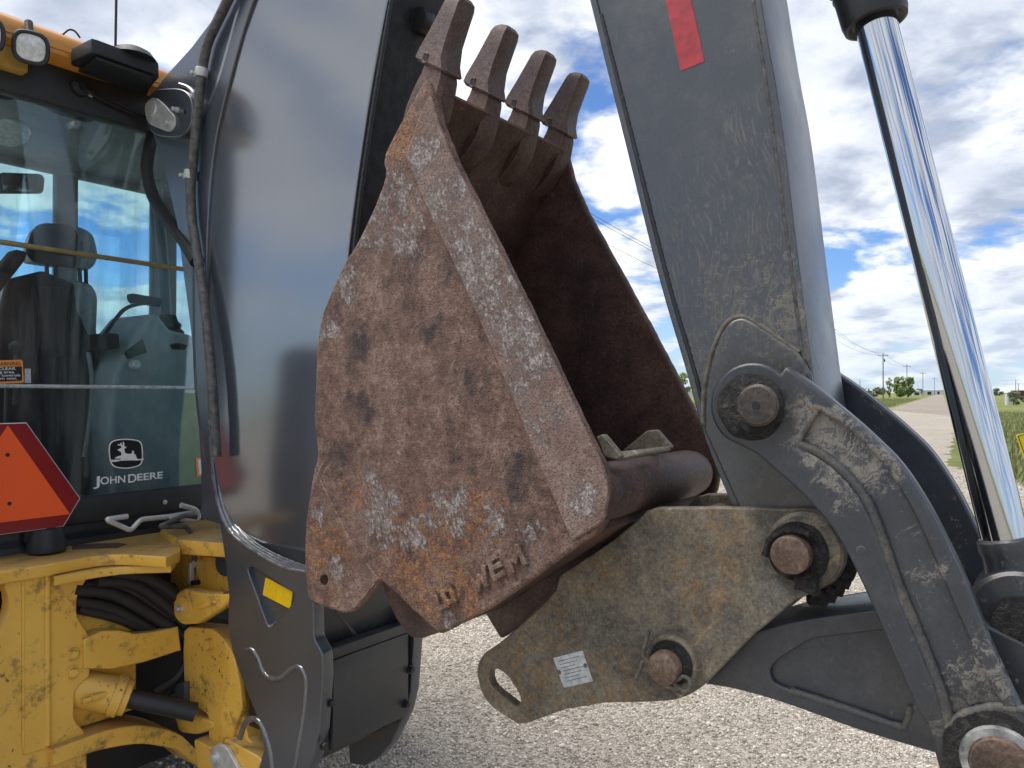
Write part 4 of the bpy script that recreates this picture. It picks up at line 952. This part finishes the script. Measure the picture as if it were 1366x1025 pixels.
# ---------------------------------------------------------------- bucket cylinder
r0, r1 = PW(1168, 30, 0), PW(1341, 720, 0); ax = (r1 - r0).normalized()
cyl = mesh_obj('hydraulic_cylinder', lathe_mesh(r0 - ax*1.1, ax, [(0, .062), (1.02, .062), (1.03, .066)], 40), M['boomplate'], root)
lathe('gland', r0 - ax*.125, ax, [(0, .066), (.005, .074), (.03, .074), (.035, .066), (.045, .064), (.115, .061), (.128, .058), (.13, .052), (.122, .043)], M['black'], cyl, 48)
lathe('rod', r0 - ax*.1, ax, [(0, .038), ((r1-r0).length + .1, .038)], M['chrome'], cyl, 64)
lathe('rod_neck', r1 - ax*.004, ax, [(0, .041), (.004, .046), (.02, .047), (.03, .044), (.05, .044), (.12, .055)], M['link'], cyl, 44)
c = r1 + ax*.13
lathe('rod_eye', c - L*.075, L, [(0, .080), (.006, .086), (.144, .086), (.15, .080)], M['link'], cyl, 44)
lathe('rod_pin', c - L*.098, L, [(0, .032), (.004, .042), (.012, .046), (.12, .046)], M['grease'], cyl, 30, .1)

# ---------------------------------------------------------------- yellow rear frame
uF = -2.47
fp = [(-70, 778), (0, 766), (70, 755), (126, 746), (123, 762), (103, 794, 8), (102, 822, 8), (120, 850, 4), (120, 901, 4), (100, 921, 8), (98, 960, 8), (116, 980), (116, 1090), (-70, 1110)]
frame = plate('rear_frame', fp, 'u', uF, uF-.05, M['yellow'], root, ref=uF, holes=[[tuple(p) for p in arc(-26, 806, 38, 44, 0, 345, 20)]], bevel=.004)
plate('rib', [(29, 766), (60, 761), (62, 1000), (31, 1008)], 'u', uF+.006, uF-.004, M['yellow'], frame, bevel=.005)
tube('weld_bead', [PU(63, y, uF+.002) for y in range(766, 1000, 12)], .009, M['yellow'], frame, rough=.12)
tube('weld_bead', [PU(31, y, uF+.002) for y in range(770, 1004, 12)], .005, M['yellow'], frame, rough=.12)
zT = PU(60, 752, uF).z
tp = [tuple(p) for p in cat([(-80, 783), (0, 764), (60, 754), (127, 742), (168, 740), (222, 743)], 4)] + [(240, 735), (244, 705), (200, 700), (150, 703), (60, 716), (-80, 735)]
plate('top_plate', tp, 'z', zT, zT-.035, M['yellow'], frame, ref=zT, bevel=.004)
tp2 = [tuple(p) for p in cat([(72, 771), (127, 761), (168, 756), (228, 754)], 4)] + [(240, 740), (200, 730), (72, 750)]
plate('lower_plate', tp2, 'z', zT-.037, zT-.062, M['yellow'], frame, ref=zT-.037, bevel=.004)
plate('rust_strip', [(96, 726.5), (158, 724), (170, 726), (158, 731), (96, 733.5)], 'z', zT+.0008, zT-.001, M['pin'], frame, bevel=.0004)
for px, py in ((97, 873), (96, 897)): bolt('bolt', PU(px, py, uF), B, .0135, .016, M['yellow'], frame)
bolt('bolt', PZ(71, 733, zT), Z, .008, .018, M['zinc'], frame)
# black block added behind the frame opening, standing in for its shade
box('opening_shade_block', -3.05, -2.62, -.50, .55, .30, zT-.065, M['lblack'], frame)
# cross arm, swing cylinder
ca = [(112, 853), (135, 842), (160, 841), (180, 846), (205, 843), (238, 836), (242, 868), (192, 884), (150, 893), (112, 892)]
plate('cross_arm', ca, 'u', -2.46, -2.56, M['yellow'], frame, ref=-2.46, bevel=.005)
s0, s1 = PU(150, 927, -2.47), PU(240, 946, -2.36); sax = (s1-s0).normalized()
swing = lathe('swing_cylinder', s0 - sax*.02, sax, [(-.12, .058), (.02, .058), (.022, .064), (.05, .064), (.052, .056), (.07, .054), (.072, .04)], M['yellow'], root, 40, .02)
lathe('rod', s0, sax, [(0, .030), ((s1-s0).length+.05, .030)], M['black'], swing, 32)
lathe('hydraulic_fitting', PU(131, 929, -2.44), -L, [(-.06, .012), (.02, .012), (.022, .009), (.05, .009)], M['yellow'], swing, 12)
plate('rod_end', [(229, 947, 4), (262, 955), (284, 962), (284, 974, 4), (262, 981, 6), (238, 978, 6)], 'w', -.17, -.09, M['yellow'], swing, bevel=.010)
plate('clevis_cap', [(228, 915, 4), (246, 910, 3), (246, 935), (236, 942), (228, 938)], 'w', -.185, -.15, M['trim'], swing, bevel=.004)
bolt('bolt', PW(232, 932, -.187), -L, .009, .012, M['zinc'], swing)
# lower flange
lf = [tuple(p) for p in cat([(70, 1000), (112, 985), (145, 974), (190, 968), (236, 978), (262, 1000)], 4)] + [(280, 1030), (262, 1022)] + [tuple(p) for p in cat([(236, 1000), (190, 993), (145, 999), (112, 1008), (70, 1024)], 4)]
plate('lower_flange', lf, 'u', -2.44, -2.60, M['yellow'], frame, ref=-2.44, bevel=.006)
# swing casting beside the boom
ct = [(245, 842), (252, 836), (284, 839, 6), (298, 853), (310, 877), (319, 915), (322, 945), (330, 985), (352, 1012), (372, 1060), (300, 1075), (278, 1010), (278, 955, 5), (246, 930), (244, 870)]
cast = plate('swing_casting', ct, 'w', -.165, -.10, M['yellow'], root, ref=-.165, bevel=.005)
plate('casting_web', [(298, 853), (312, 876), (320, 915), (323, 945), (310, 985), (296, 985), (292, 950), (306, 905)], 'w', -.178, -.16, M['yellow'], cast, ref=-.178, bevel=.004)
plate('casting_foot', [(258, 985, 6), (282, 998, 6), (300, 985, 6), (345, 1010), (380, 1070), (270, 1080)], 'w', -.20, -.12, M['yellow'], cast, bevel=.005)
pinw('bolt', 281, 859, -.166, [(-.182, .016), (-.180, .018), (-.16, .018)], M['yellow'], cast, 24)
plate('keeper_plate', [(280, 1000, 5), (290, 992, 6), (302, 998, 5), (325, 1040), (285, 1040)], 'w', -.214, -.20, M['zinc'], cast)
bolt('bolt', PW(288, 1012, -.214), -L, .014, .014, M['zinc'], cast)
# upper lug and pivot cap
ul = [(214, 753, 3), (214, 777, 4), (232, 779), (240, 789), (290, 792), (309, 787), (302, 745), (296, 720), (262, 712), (214, 708, 3)]
lug = plate('pivot_lug', [(214, 706), (262, 716), (270, 742), (303, 747), (308, 790), (240, 790), (233, 779), (214, 776)], 'w', -.12, -.02, M['yellow'], root, ref=-.12, bevel=.005)
zl = PW(240, 708, -.12).z
plate('lug_top', [(213, 709), (240, 722), (302, 726), (298, 693), (250, 690)], 'z', zl+.004, zl-.045, M['yellow'], lug, ref=zl, bevel=.006)
plate('pivot_cap', [tuple(p) for p in arc(247, 810, 17, 24, 95, 285, 14)] + [(268, 791), (299, 793, 4), (310, 790, 3), (310, 800, 4), (296, 812), (262, 833)], 'w', -.205, -.165, M['yellow'], lug, bevel=.008)
pinw('cap_disc', 245, 811, -.206, [(-.211, .036), (-.209, .039), (-.20, .039)], M['yellow'], lug)
bolt('bolt', PW(241, 812, -.211), -L, .009, .016, M['zinc'], lug)
plate('cap_rib', [(262, 808, 2), (286, 800, 2), (287, 806, 2), (264, 814, 2)], 'w', -.211, -.203, M['yellow'], lug, bevel=.004)
plate('cap_arm', [(296, 790, 3), (311, 787, 3), (311, 803, 4), (300, 808, 4)], 'w', -.20, -.15, M['pin'], lug, bevel=.006)
bolt('bolt', PW(223, 773, -.12), -L, .011, .012, M['yellow'], lug)
pinw('pivot_tube', 300, 751, -.12, [(-.13, .04), (-.126, .043), (.1, .043)], M['trim'], lug)
# hoses in the frame
for k, (pts, r) in enumerate([([(98, 800), (150, 812), (200, 838), (262, 866)], .019), ([(98, 786), (150, 792), (205, 822), (262, 858)], .021), ([(128, 775), (175, 778), (220, 806), (262, 846)], .020),
                              ([(150, 762), (200, 772), (240, 800), (265, 830)], .019), ([(104, 812), (160, 826), (210, 850), (262, 872)], .016), ([(112, 780), (165, 784), (215, 816), (262, 852)], .013), ([(140, 768), (190, 775), (232, 806), (262, 838)], .014),
                              ([(252, 850), (250, 880), (235, 905), (205, 925)], .016), ([(258, 850), (256, 890), (244, 920), (214, 940)], .015)]):
    tube('hydraulic_hose', [PU(p.x, p.y, -2.50 + .015*(k % 4) if k < 7 else -2.48) for p in cat(pts, 8)], r, M['hose'], frame, 6)
# bent lock rods on the deck
def pu_path(pts, u, n_=5): return [PU(p.x, p.y, u) for p in cat(pts, n_)]
def bent(pts, u):
    return [PU(q.x, q.y, u) for q in fil([(*p, 5) if 0 < i < len(pts)-1 else p for i, p in enumerate(pts)], 4)]
tube('lock_rod', bent([(170, 689), (141, 693), (174, 708), (188, 693), (228, 689), (262, 683)], -2.52), .0085, M['zinc'], frame)
tube('lock_rod', bent([(241, 674), (262, 680), (266, 692), (254, 695), (228, 690)], -2.50), .009, M['zinc'], frame)
tube('lock_rod', bent([(262, 690), (246, 688), (212, 703), (250, 703), (257, 716), (260, 750)], -2.46), .0085, M['pipe'], frame)
plate('clevis', [(254, 752, 2), (258, 748), (264, 748), (268, 754, 2), (269, 778, 2), (264, 779), (263, 757), (259, 757), (260, 780, 2), (254, 780, 2)], 'u', -2.452, -2.468, M['zinc'], frame, bevel=.002)
tube('clevis_pin', [PU(256, 778, -2.44), PU(272, 776, -2.44)], .009, M['lblack'], frame)

# ---------------------------------------------------------------- cab
uC = -2.705; uFr = -3.65
cab = box('cab', -4.0, uC+.02, -.70, .74, .95, 1.14, M['black'], root)
zg0 = 1.236; zg1 = 2.55
box('lower_rail', uC-.03, uC+.035, -.76, .76, zg0-.075, zg0+.012, M['blackp'], cab, .012)
box('sill_step', uC-.10, uC+.02, -.72, .76, zg0-.13, zg0-.07, M['black'], cab, .006)
box('header', uC-.03, uC+.03, -.76, .76, zg1-.01, 2.67, M['blackp'], cab, .008)
box('rear_window', uC-.004, uC+.002, -.74, .74, zg0, zg1, M['glass'], cab, 0)
for w0, w1 in ((-.80, -.735), (.735, .80)): box('rear_pillar', uC-.06, uC+.03, w0, w1, .95, 2.67, M['blackp'], cab, .012)
def wpx(px, u): return uwz(PU(px, 500, u))[1]
for pa, pb in ((74, 104), (204, 236)): box('front_post', uFr-.05, uFr, wpx(pa, uFr), wpx(pb, uFr), 1.2, 2.67, M['cabpillar'], cab, .01)
box('front_header', uFr-.04, uFr+.02, -.72, .74, PU(160, 250, uFr).z, 2.67, M['cabpillar'], cab, .01)
box('dash', uFr-.10, uFr+.05, -.72, .74, .95, PU(160, 500, uFr).z, M['black'], cab, .02)
box('side_panel', uFr, uC-.03, .715, .74, .95, 1.52, M['cabpillar'], cab, .01)
box('side_panel', uFr, uC-.03, -.74, -.715, .95, 1.52, M['cabpillar'], cab, .01)
box('ceiling', uFr, uC-.05, -.74, .74, 2.60, 2.662, M['cabpillar'], cab, .01)
box('front_window', uFr-.03, uFr-.026, -.72, .74, 1.5, 2.6, M['glass'], cab, 0)
mirror = plate('mirror', [(0, 230, 5), (55, 232, 6), (60, 238, 3), (58, 258, 5), (0, 258, 4)], 'u', -3.3, -3.32, M['blackp'], cab, ref=-3.3)
sub('mirror_glass', cab, plate('x', [(3, 233, 2), (44, 235, 3), (42, 256, 3), (4, 255, 3)], 'u', -3.2985, -3.2999, None, bevel=.0004, raw=True), M['chrome'])
sub('dome_lamp', cab, lathe_mesh(PU(14, 178, -3.0), B - Z*1.5, [(-.01, .06), (0, .062), (.008, .055), (.012, .03)], 24), M['lens'])
for q in ([(-40, 100), (22, 112, 0), (21, 134, 8), (-40, 128)], [(55, 124), (136, 152), (132, 160, 8), (118, 164, 6), (70, 150, 6), (57, 140, 6)]):
    plate('sun_visor', q, 'u', uC-.04, uC-.05, simple('visor_tint', (.012, .020, .014), .6), cab, ref=uC-.04)
# bars across the rear window
for (a, b, r) in (((-60, 314), (262, 362), .0085), ((-60, 514.5), (275, 517.5), .0065)):
    tube('window_bar', [PU(*a, uC+.012), PU(*b, uC+.012)], r, M['brass'] if r > .008 else M['tag'], cab)
# roof
roofp = [Vector(p) for p in ((-2.625, 2.668), (-2.607, 2.680), (-2.603, 2.715), (-2.612, 2.742), (-2.635, 2.762), (-2.70, 2.776), (-3.2, 2.795), (-3.75, 2.78), (-3.82, 2.75), (-3.82, 2.668))]
roof = mesh_obj('roof', plate2([roofp], 'w', -.84, .84, .006), M['roof'], root)
tube('roof_groove', [P(-2.606, -.84, 2.697), P(-2.606, .84, 2.697)], .004, M['roof'], roof)
def lamp(px, py, k_=1.):
    c = PU(px, py, -2.545); ax_ = (B*.93 - L*.25 - Z*.22).normalized()
    def squircle(prof, m_, nm):
        e1 = ax_.cross(Z).normalized(); e2 = ax_.cross(e1); bm = bmesh.new(); rings = []
        for d, r in prof:
            rg = []; r *= k_
            for k in range(40):
                a = 2*math.pi*k/40; cc, ss_ = math.cos(a), math.sin(a); rr = r/((abs(cc)**3 + abs(ss_)**3)**(1/3))
                rg.append(bm.verts.new(c + ax_*d + (e1*cc + e2*ss_)*rr))
            rings.append(rg)
        for a, b in zip(rings, rings[1:]):
            for k in range(40): bm.faces.new((a[k], a[(k+1) % 40], b[(k+1) % 40], b[k]))
        bm.faces.new(rings[0]); bm.faces.new(rings[-1]); bmesh.ops.recalc_face_normals(bm, faces=bm.faces)
        me = bpy.data.meshes.new(nm); bm.to_mesh(me); bm.free(); return me
    h = sub('work_light', roof, join_meshes([squircle([(-.075, .022), (-.05, .042), (-.01, .054), (.004, .056), (.009, .052), (.009, .045), (.0, .043)], None, 'a'),
            squircle([(.0005, .0435), (.004, .042), (.006, .03)], None, 'b'), tube_mesh([c + Z*.045 - ax_*.03, c + Z*.085 - ax_*.05], .012, 3)], [0, 1, 0]), M['blackp'])
    h.data.materials.append(M['lens']); return h
lamp(41, 64, .90); lamp(-20, 44, .90)
box('roof_skirt', -2.72, -2.632, -.84, wpx(36, -2.63), 2.60, 2.672, simple('yellow_skirt', (.58, .37, .08), .45), roof, .008)
tube('lamp_cable', [PU(p.x, p.y, -2.585) for p in cat([(84, 46), (92, 40), (100, 42), (107, 51)], 5)], .003, M['lblack'], roof)
uB = -2.45
bq = [PU(x, 60, u) for x, u in ((125, uB), (212, uB), (200, -2.62), (96, -2.62), (100, -2.56))]
bt2 = [to2('z', PU(px, 52, u)) for px, u in ((122, uB), (130, uB+.004), (211, uB), (212, uB-.02), (196, -2.62), (95, -2.60), (96, -2.57))]
zbx = PU(125, 52, uB).z
sub('antenna_shelf', roof, plate2([bt2], 'z', zbx-.045, zbx, .004), M['blackp'])
bt3 = [to2('z', PU(px, 52, u)) for px, u in ((128, uB-.006), (205, uB-.008), (196, -2.62), (105, -2.60))]
sub('shelf_lip', roof, plate2([bt3], 'z', zbx-.06, zbx-.047, .003), M['black'])
hp = PU(176, 62, uB-.04)
sub('antenna_hump', roof, lathe_mesh(Vector((hp.x, hp.y, zbx-.002)), Z, [(0, .075), (.02, .06), (.033, .035), (.037, .01)], 24), M['blackp'])
ap = PU(154, 57, uB-.03)
tube('antenna', [Vector((ap.x, ap.y, zbx)), Vector((ap.x+.01, ap.y, zbx+.9))], .004, M['lblack'], roof)
# wiper gear above the window
tube('wiper_arm', [PU(x, y, uC+.05) for x, y in ((98, 108), (130, 130), (165, 147), (215, 165))], .006, M['lblack'], cab)
lathe('wiper_motor', PU(105, 117, uC+.03), B, [(0, .03), (.02, .03), (.024, .012), (.03, .012)], M['black'], cab, 20)
bolt('bolt', PU(121, 126, uC+.03), B, .008, .012, M['zinc'], cab)
bolt('bolt', PU(220, 670, uC+.035), B, .006, .008, M['zinc'], cab)

# seat
seat = plate('operator_seat', [(20, 372, 14), (60, 361, 6), (100, 372, 8), (128, 376, 10), (137, 395, 8), (135, 440), (141, 500), (130, 640), (0, 640), (5, 420)], 'u', -3.34, -3.22, M['seatg'], root, ref=-3.2, bevel=.03)
plate('headrest', [(44, 348, 8), (50, 310, 14), (64, 297, 10), (105, 299, 8), (129, 309, 12), (137, 343, 12), (127, 360, 8)], 'u', -3.33, -3.21, M['seatg'], seat, ref=-3.2, bevel=.03)
plate('headrest_cover', [(35, 336, 8), (46, 304, 10), (58, 297, 8), (98, 299, 8), (106, 316), (102, 358, 4), (46, 350, 8)], 'u', -3.215, -3.19, M['seat'], seat, ref=-3.19, bevel=.010)
plate('back_shell', [(12, 372, 10), (58, 361, 5), (100, 378, 4), (101, 407), (128, 467, 10), (136, 503, 12), (129, 545, 8), (115, 600), (112, 660), (-10, 660), (0, 420)], 'u', -3.235, -3.195, M['seat'], seat, ref=-3.195, bevel=.012)
plate('back_pad', [(42, 380, 8), (98, 384, 6), (105, 440), (106, 474, 6), (44, 478, 6)], 'u', -3.196, -3.186, M['seat'], seat, ref=-3.19, bevel=.005)
plate('armrest', [(-20, 380, 4), (20, 332, 6), (38, 336, 6), (34, 348), (-5, 398, 5)], 'u', -3.15, -3.21, M['seat'], seat, ref=-3.15, bevel=.01)
for px in (62, 74, 106, 114): tube('headrest_post', [PU(px, 346, -3.24), PU(px+1, 380, -3.24)], .008, M['lblack'], seat)
for pts in ([(45, 384), (52, 420), (50, 470), (40, 520)], [(98, 386), (96, 430), (98, 476)]):
    tube('seam', [PU(p.x, p.y, -3.184) for p in cat(pts, 5)], .004, M['lblack'], seat)
tube('seat_belt', [PU(p.x, p.y, -3.18) for p in cat([(118, 470), (123, 510), (120, 560), (112, 610)], 5)], .009, M['seatg'], seat)
for px, py in ((20, 470), (8, 500)):
    lv = tube('control_lever', [PU(px, py+70, -3.05), PU(px+2, py, -3.05)], .008, M['lblack'], seat)
    sub('lever_knob', seat, lathe_mesh(PU(px+2, py+4, -3.05), Z, [(0, .010), (.015, .022), (.035, .024), (.05, .012)], 16), M['seat'])
# side console with boot and lever
con = plate('console', [(148, 500, 6), (166, 462), (203, 416, 8), (222, 440), (254, 448, 6), (266, 560), (270, 680), (150, 680), (142, 560)], 'u', -3.38, -3.02, M['console'], root, ref=-3.05, bevel=.02)
bo = PU(224, 452, -3.1)
lathe('lever_boot', bo - Z*.05, Z, [(0, .085), (.02, .09), (.035, .072), (.05, .078), (.065, .06), (.08, .066), (.095, .05), (.11, .055), (.125, .04), (.15, .032)], M['seat'], con, 28)
tube('lever', [PU(x, y, -3.1) for x, y in ((222, 420), (216, 330), (208, 240))], .022, M['cabpillar'], con)
tube('lever_grip', [PU(173, 399, -3.08), PU(177, 398, -3.08), PU(212, 404, -3.08)], .020, M['seat'], con)
tube('handle_rod', [PU(p.x, p.y, -3.09) for p in cat([(140, 446), (155, 425), (166, 413), (180, 407), (198, 404)], 5)], .008, M['lblack'], con)
plate('armrest', [(140, 444, 4), (160, 445, 4), (161, 464, 3), (142, 468, 3)], 'u', -3.02, -3.2, M['seat'], con, ref=-3.02, bevel=.01)
plate('switch_panel', [(166, 470, 2), (190, 452, 2), (196, 470, 2), (170, 480, 2)], 'u', -3.016, -3.03, M['lblack'], con, ref=-3.02)
lathe('knob', PU(179, 487, -3.015), B, [(0, .022), (.02, .02), (.03, .012)], M['lens'], con, 20)

# ---------------------------------------------------------------- slow-vehicle triangle
uS = -2.60
def smv(pts, k=1.0):
    w0 = uwz(PU(10, 600, uS))[1]; h = [uwz(PU(*p, uS))[1:] for p in pts]; zc = uwz(PU(10, 660, uS))[2]
    rp_ = [Vector((w-w0, z-zc))*k for w, z in h]; full = rp_ + [Vector((-p.x, p.y)) for p in reversed(rp_)]
    return [Vector((p.x + w0 + D0, p.y + zc)) for p in full]
tri = mesh_obj('hazard_triangle', plate2([smv([(35, 565), (106, 665), (84, 702)], 1.012)], 'u', uS-.004, uS, .0006), M['white'], root)
sub('red_border', tri, plate2([smv([(35, 565), (106, 665), (84, 702)])], 'u', uS+.0002, uS+.0012, .0002), M['smvr'])
sub('orange_panel', tri, plate2([smv([(10.5, 568), (93, 686)])], 'u', uS+.0014, uS+.0026, .0002), M['smvo'])
for px, py in ((10, 607), (12.5, 672)): sub('bolt_hole', tri, lathe_mesh(PU(px, py, uS+.002), B, [(0, .006), (.0012, .006)], 14), M['lblack'])
tube('mount', [PU(40, 650, uS-.035), PU(40, 722, uS-.06)], .02, M['black'], tri)
sub('mount_foot', tri, lathe_mesh(PU(62, 722, uS-.03), Z, [(-.03, .055), (0, .055), (.04, .045), (.05, .02)], 24), M['blackp'])

# ---------------------------------------------------------------- decals on the rear glass
uG = uC+.0026
def text(body, left, right, h_px, m_, u=uG, ref_h=None, sx_=1.0):
    a, b = PU(*left, u), PU(*right, u)
    cu = bpy.data.curves.new('t', 'FONT'); cu.body = body; cu.size = 1; cu.extrude = .0; cu.fill_mode = 'FRONT'; cu.offset = .012
    me = curve_mesh(cu); xs = [v.co.x for v in me.vertices]; ys = [v.co.y for v in me.vertices]
    x0, x1, y0, y1 = min(xs), max(xs), 0.0, max(ys)
    W_ = (b-a).dot(L); H_ = h_px
    X = (b-a)/(x1-x0); Yv = Z*(H_/(y1-y0))
    for v in me.vertices: v.co = a + X*(v.co.x-x0) + Yv*v.co.y + B*.0002
    return me
def hz(px, py0, py1, u=uG): return PU(px, py0, u).z - PU(px, py1, u).z
wl = [text('J', (124.5, 648.5), (133, 647.3), hz(128, 636, 648), None), text('OHN', (134, 646.6), (167, 643.6), hz(150, 635.3, 645), None),
      text('D', (171, 644.2), (182, 643), hz(176, 632.4, 643.4), None), text('EERE', (183, 641.4), (217, 638), hz(200, 630.8, 639.6), None)]
win = [o for o in cab.children if o.name.startswith('rear_window')][0]
win = cab
sub('lettering', win, join_meshes(wl), M['white'], 0)
def zp(x, y): return (x/3.941, 540 + y/3.941)
sh = [zp(*p) for p in ((575, 205), (600, 186), (655, 179), (715, 184), (742, 198), (751, 240), (750, 290), (738, 318), (700, 332), (655, 337), (605, 330), (583, 312), (574, 285), (570, 240))]
def deco(loops, u0, m_, nm):
    me = plate2([proj('u', l, uG) for l in loops], 'u', u0, u0+.0003, .00005, 0); return sub(nm, win, me, m_, 0)
c0 = Vector(zp(661, 258))
sh = [tuple(p) for p in cat(sh, 3, True)]
def scl(l, k): return [tuple(c0 + (Vector(p)-c0)*k) for p in l]
deco([scl(sh, 1.03)], uG, M['lblack'], 'emblem_edge'); deco([sh], uG+.0005, M['white'], 'emblem_outline'); deco([scl(sh, .925)], uG+.001, M['lblack'], 'emblem_field')
deer = [(622, 243), (616, 237), (630, 230), (638, 226), (634, 216), (618, 214), (616, 208), (632, 209), (630, 201), (636, 200), (640, 212), (645, 211), (643, 197), (650, 196), (653, 212), (652, 222), (664, 220), (660, 228), (652, 232), (656, 254), (672, 259), (690, 258), (696, 240), (704, 248), (702, 256), (712, 264), (716, 276), (722, 287), (752, 284), (752, 290), (716, 294), (700, 293), (684, 288), (660, 286), (648, 290), (612, 300), (584, 302), (584, 298), (608, 294), (636, 286), (632, 282), (606, 285), (602, 280), (622, 270), (634, 268), (638, 262), (634, 248)]
deco([[zp(*p) for p in deer]], uG+.0015, M['white'], 'emblem_deer')
deco([[zp(580, 290), zp(756, 285), zp(756, 291), zp(580, 296)]], uG+.0017, M['white'], 'emblem_bar')
deco([fil([(-34, 482, 3), (30, 480, 3), (32, 511, 3), (-34, 514, 3)])], uG, M['orange'], 'warning_decal')
deco([[(-32, 490.5), (29, 489), (29.5, 508), (-32, 510.5)]], uG+.0004, M['lblack'], 'warning_field')
sub('warning_lettering', win, text('WARNING', (-8, 488.2), (27.5, 487.4), hz(10, 482.8, 487.6), None, uG+.0006), M['lblack'], 0)
wt = [text('STAY CLEAR', (-24, 494.2), (21, 493.6), hz(10, 490.2, 493.8), None, uG+.0009), text('of swing area.', (-24, 498.4), (20, 498), hz(10, 494.8, 498.2), None, uG+.0009),
      text('Operate controls', (-26, 502.8), (27, 502.2), hz(10, 499.4, 502.6), None, uG+.0009), text('only from seat.', (-26, 506.8), (23, 506.2), hz(10, 503.4, 506.4), None, uG+.0009)]
sub('warning_lettering', win, join_meshes(wt), M['white'], 0)
deco([[(33, 492), (41, 492), (41.5, 511), (33, 511)]], uG-.0001, M['tag'], 'inspection_decal')
deco([[(261, 611), (273, 609), (274, 634), (263, 636)]], uG, M['orange'], 'pinch_decal'); deco([[(264, 613.5), (273, 612), (273.5, 631), (266, 633)]], uG+.0004, M['white'], 'pinch_field')

# ---------------------------------------------------------------- the rest of the machine that carries it: body, hood, wheels
box('hood', -5.3, uFr-.12, -.42, .42, .62, 1.45, M['yellow'], root, .06)
box('chassis', -5.4, -2.62, -.36, .36, .42, .80, M['black'], root, .02)
def wheel(u, w, r, wd):
    c = P(u, w, r); h = wd/2
    o = mesh_obj('wheel', lathe_mesh(c, L, [(-h*.7, r*.55), (-h, r*.62), (-h, r*.85), (-h*.8, r*.97), (0, r), (h*.8, r*.97), (h, r*.85), (h, r*.62), (h*.7, r*.55)], 48), M['tyre'], root)
    mesh_obj('rim', lathe_mesh(c, L, [(-h*.72, r*.56), (-h*.75, r*.5), (-h*.3, r*.42), (-h*.25, r*.15), (h*.25, r*.15), (h*.3, r*.42), (h*.72, r*.56)], 32), M['yellow'], o)
for s in (-1, 1): wheel(-3.5, s*.84, .70, .46); wheel(-5.1, s*.72, .48, .30)

# stabiliser legs folded up at the rear corners
for s_ in (-1, 1):
    w0, w1 = (-1.12, -.92) if s_ < 0 else (.74, .92); u0, u1 = (-2.56, -2.32) if s_ < 0 else (-2.62, -2.46)
    st = box('stabiliser', u0, u1, w0, w1, .34, 1.80, M['boomplate'], root, .07)
    box('foot', u0-.03, u1+.03, w0-.03, w1+.03, .26, .34, M['black'], st, .01)
    tube('ram', [P((u0+u1)/2, w0 - .05 if s_ < 0 else w1 + .02, .55), P((u0+u1)/2, w0 - .05 if s_ < 0 else w1 + .02, 1.6)], .05, M['black'], st)
    box('stabiliser_mount', u0-.06, u0+.05, min(0, s_)*.9 if s_ < 0 else .3, -.3 if s_ < 0 else .9, .55, .95, M['yellow'], st, .01)
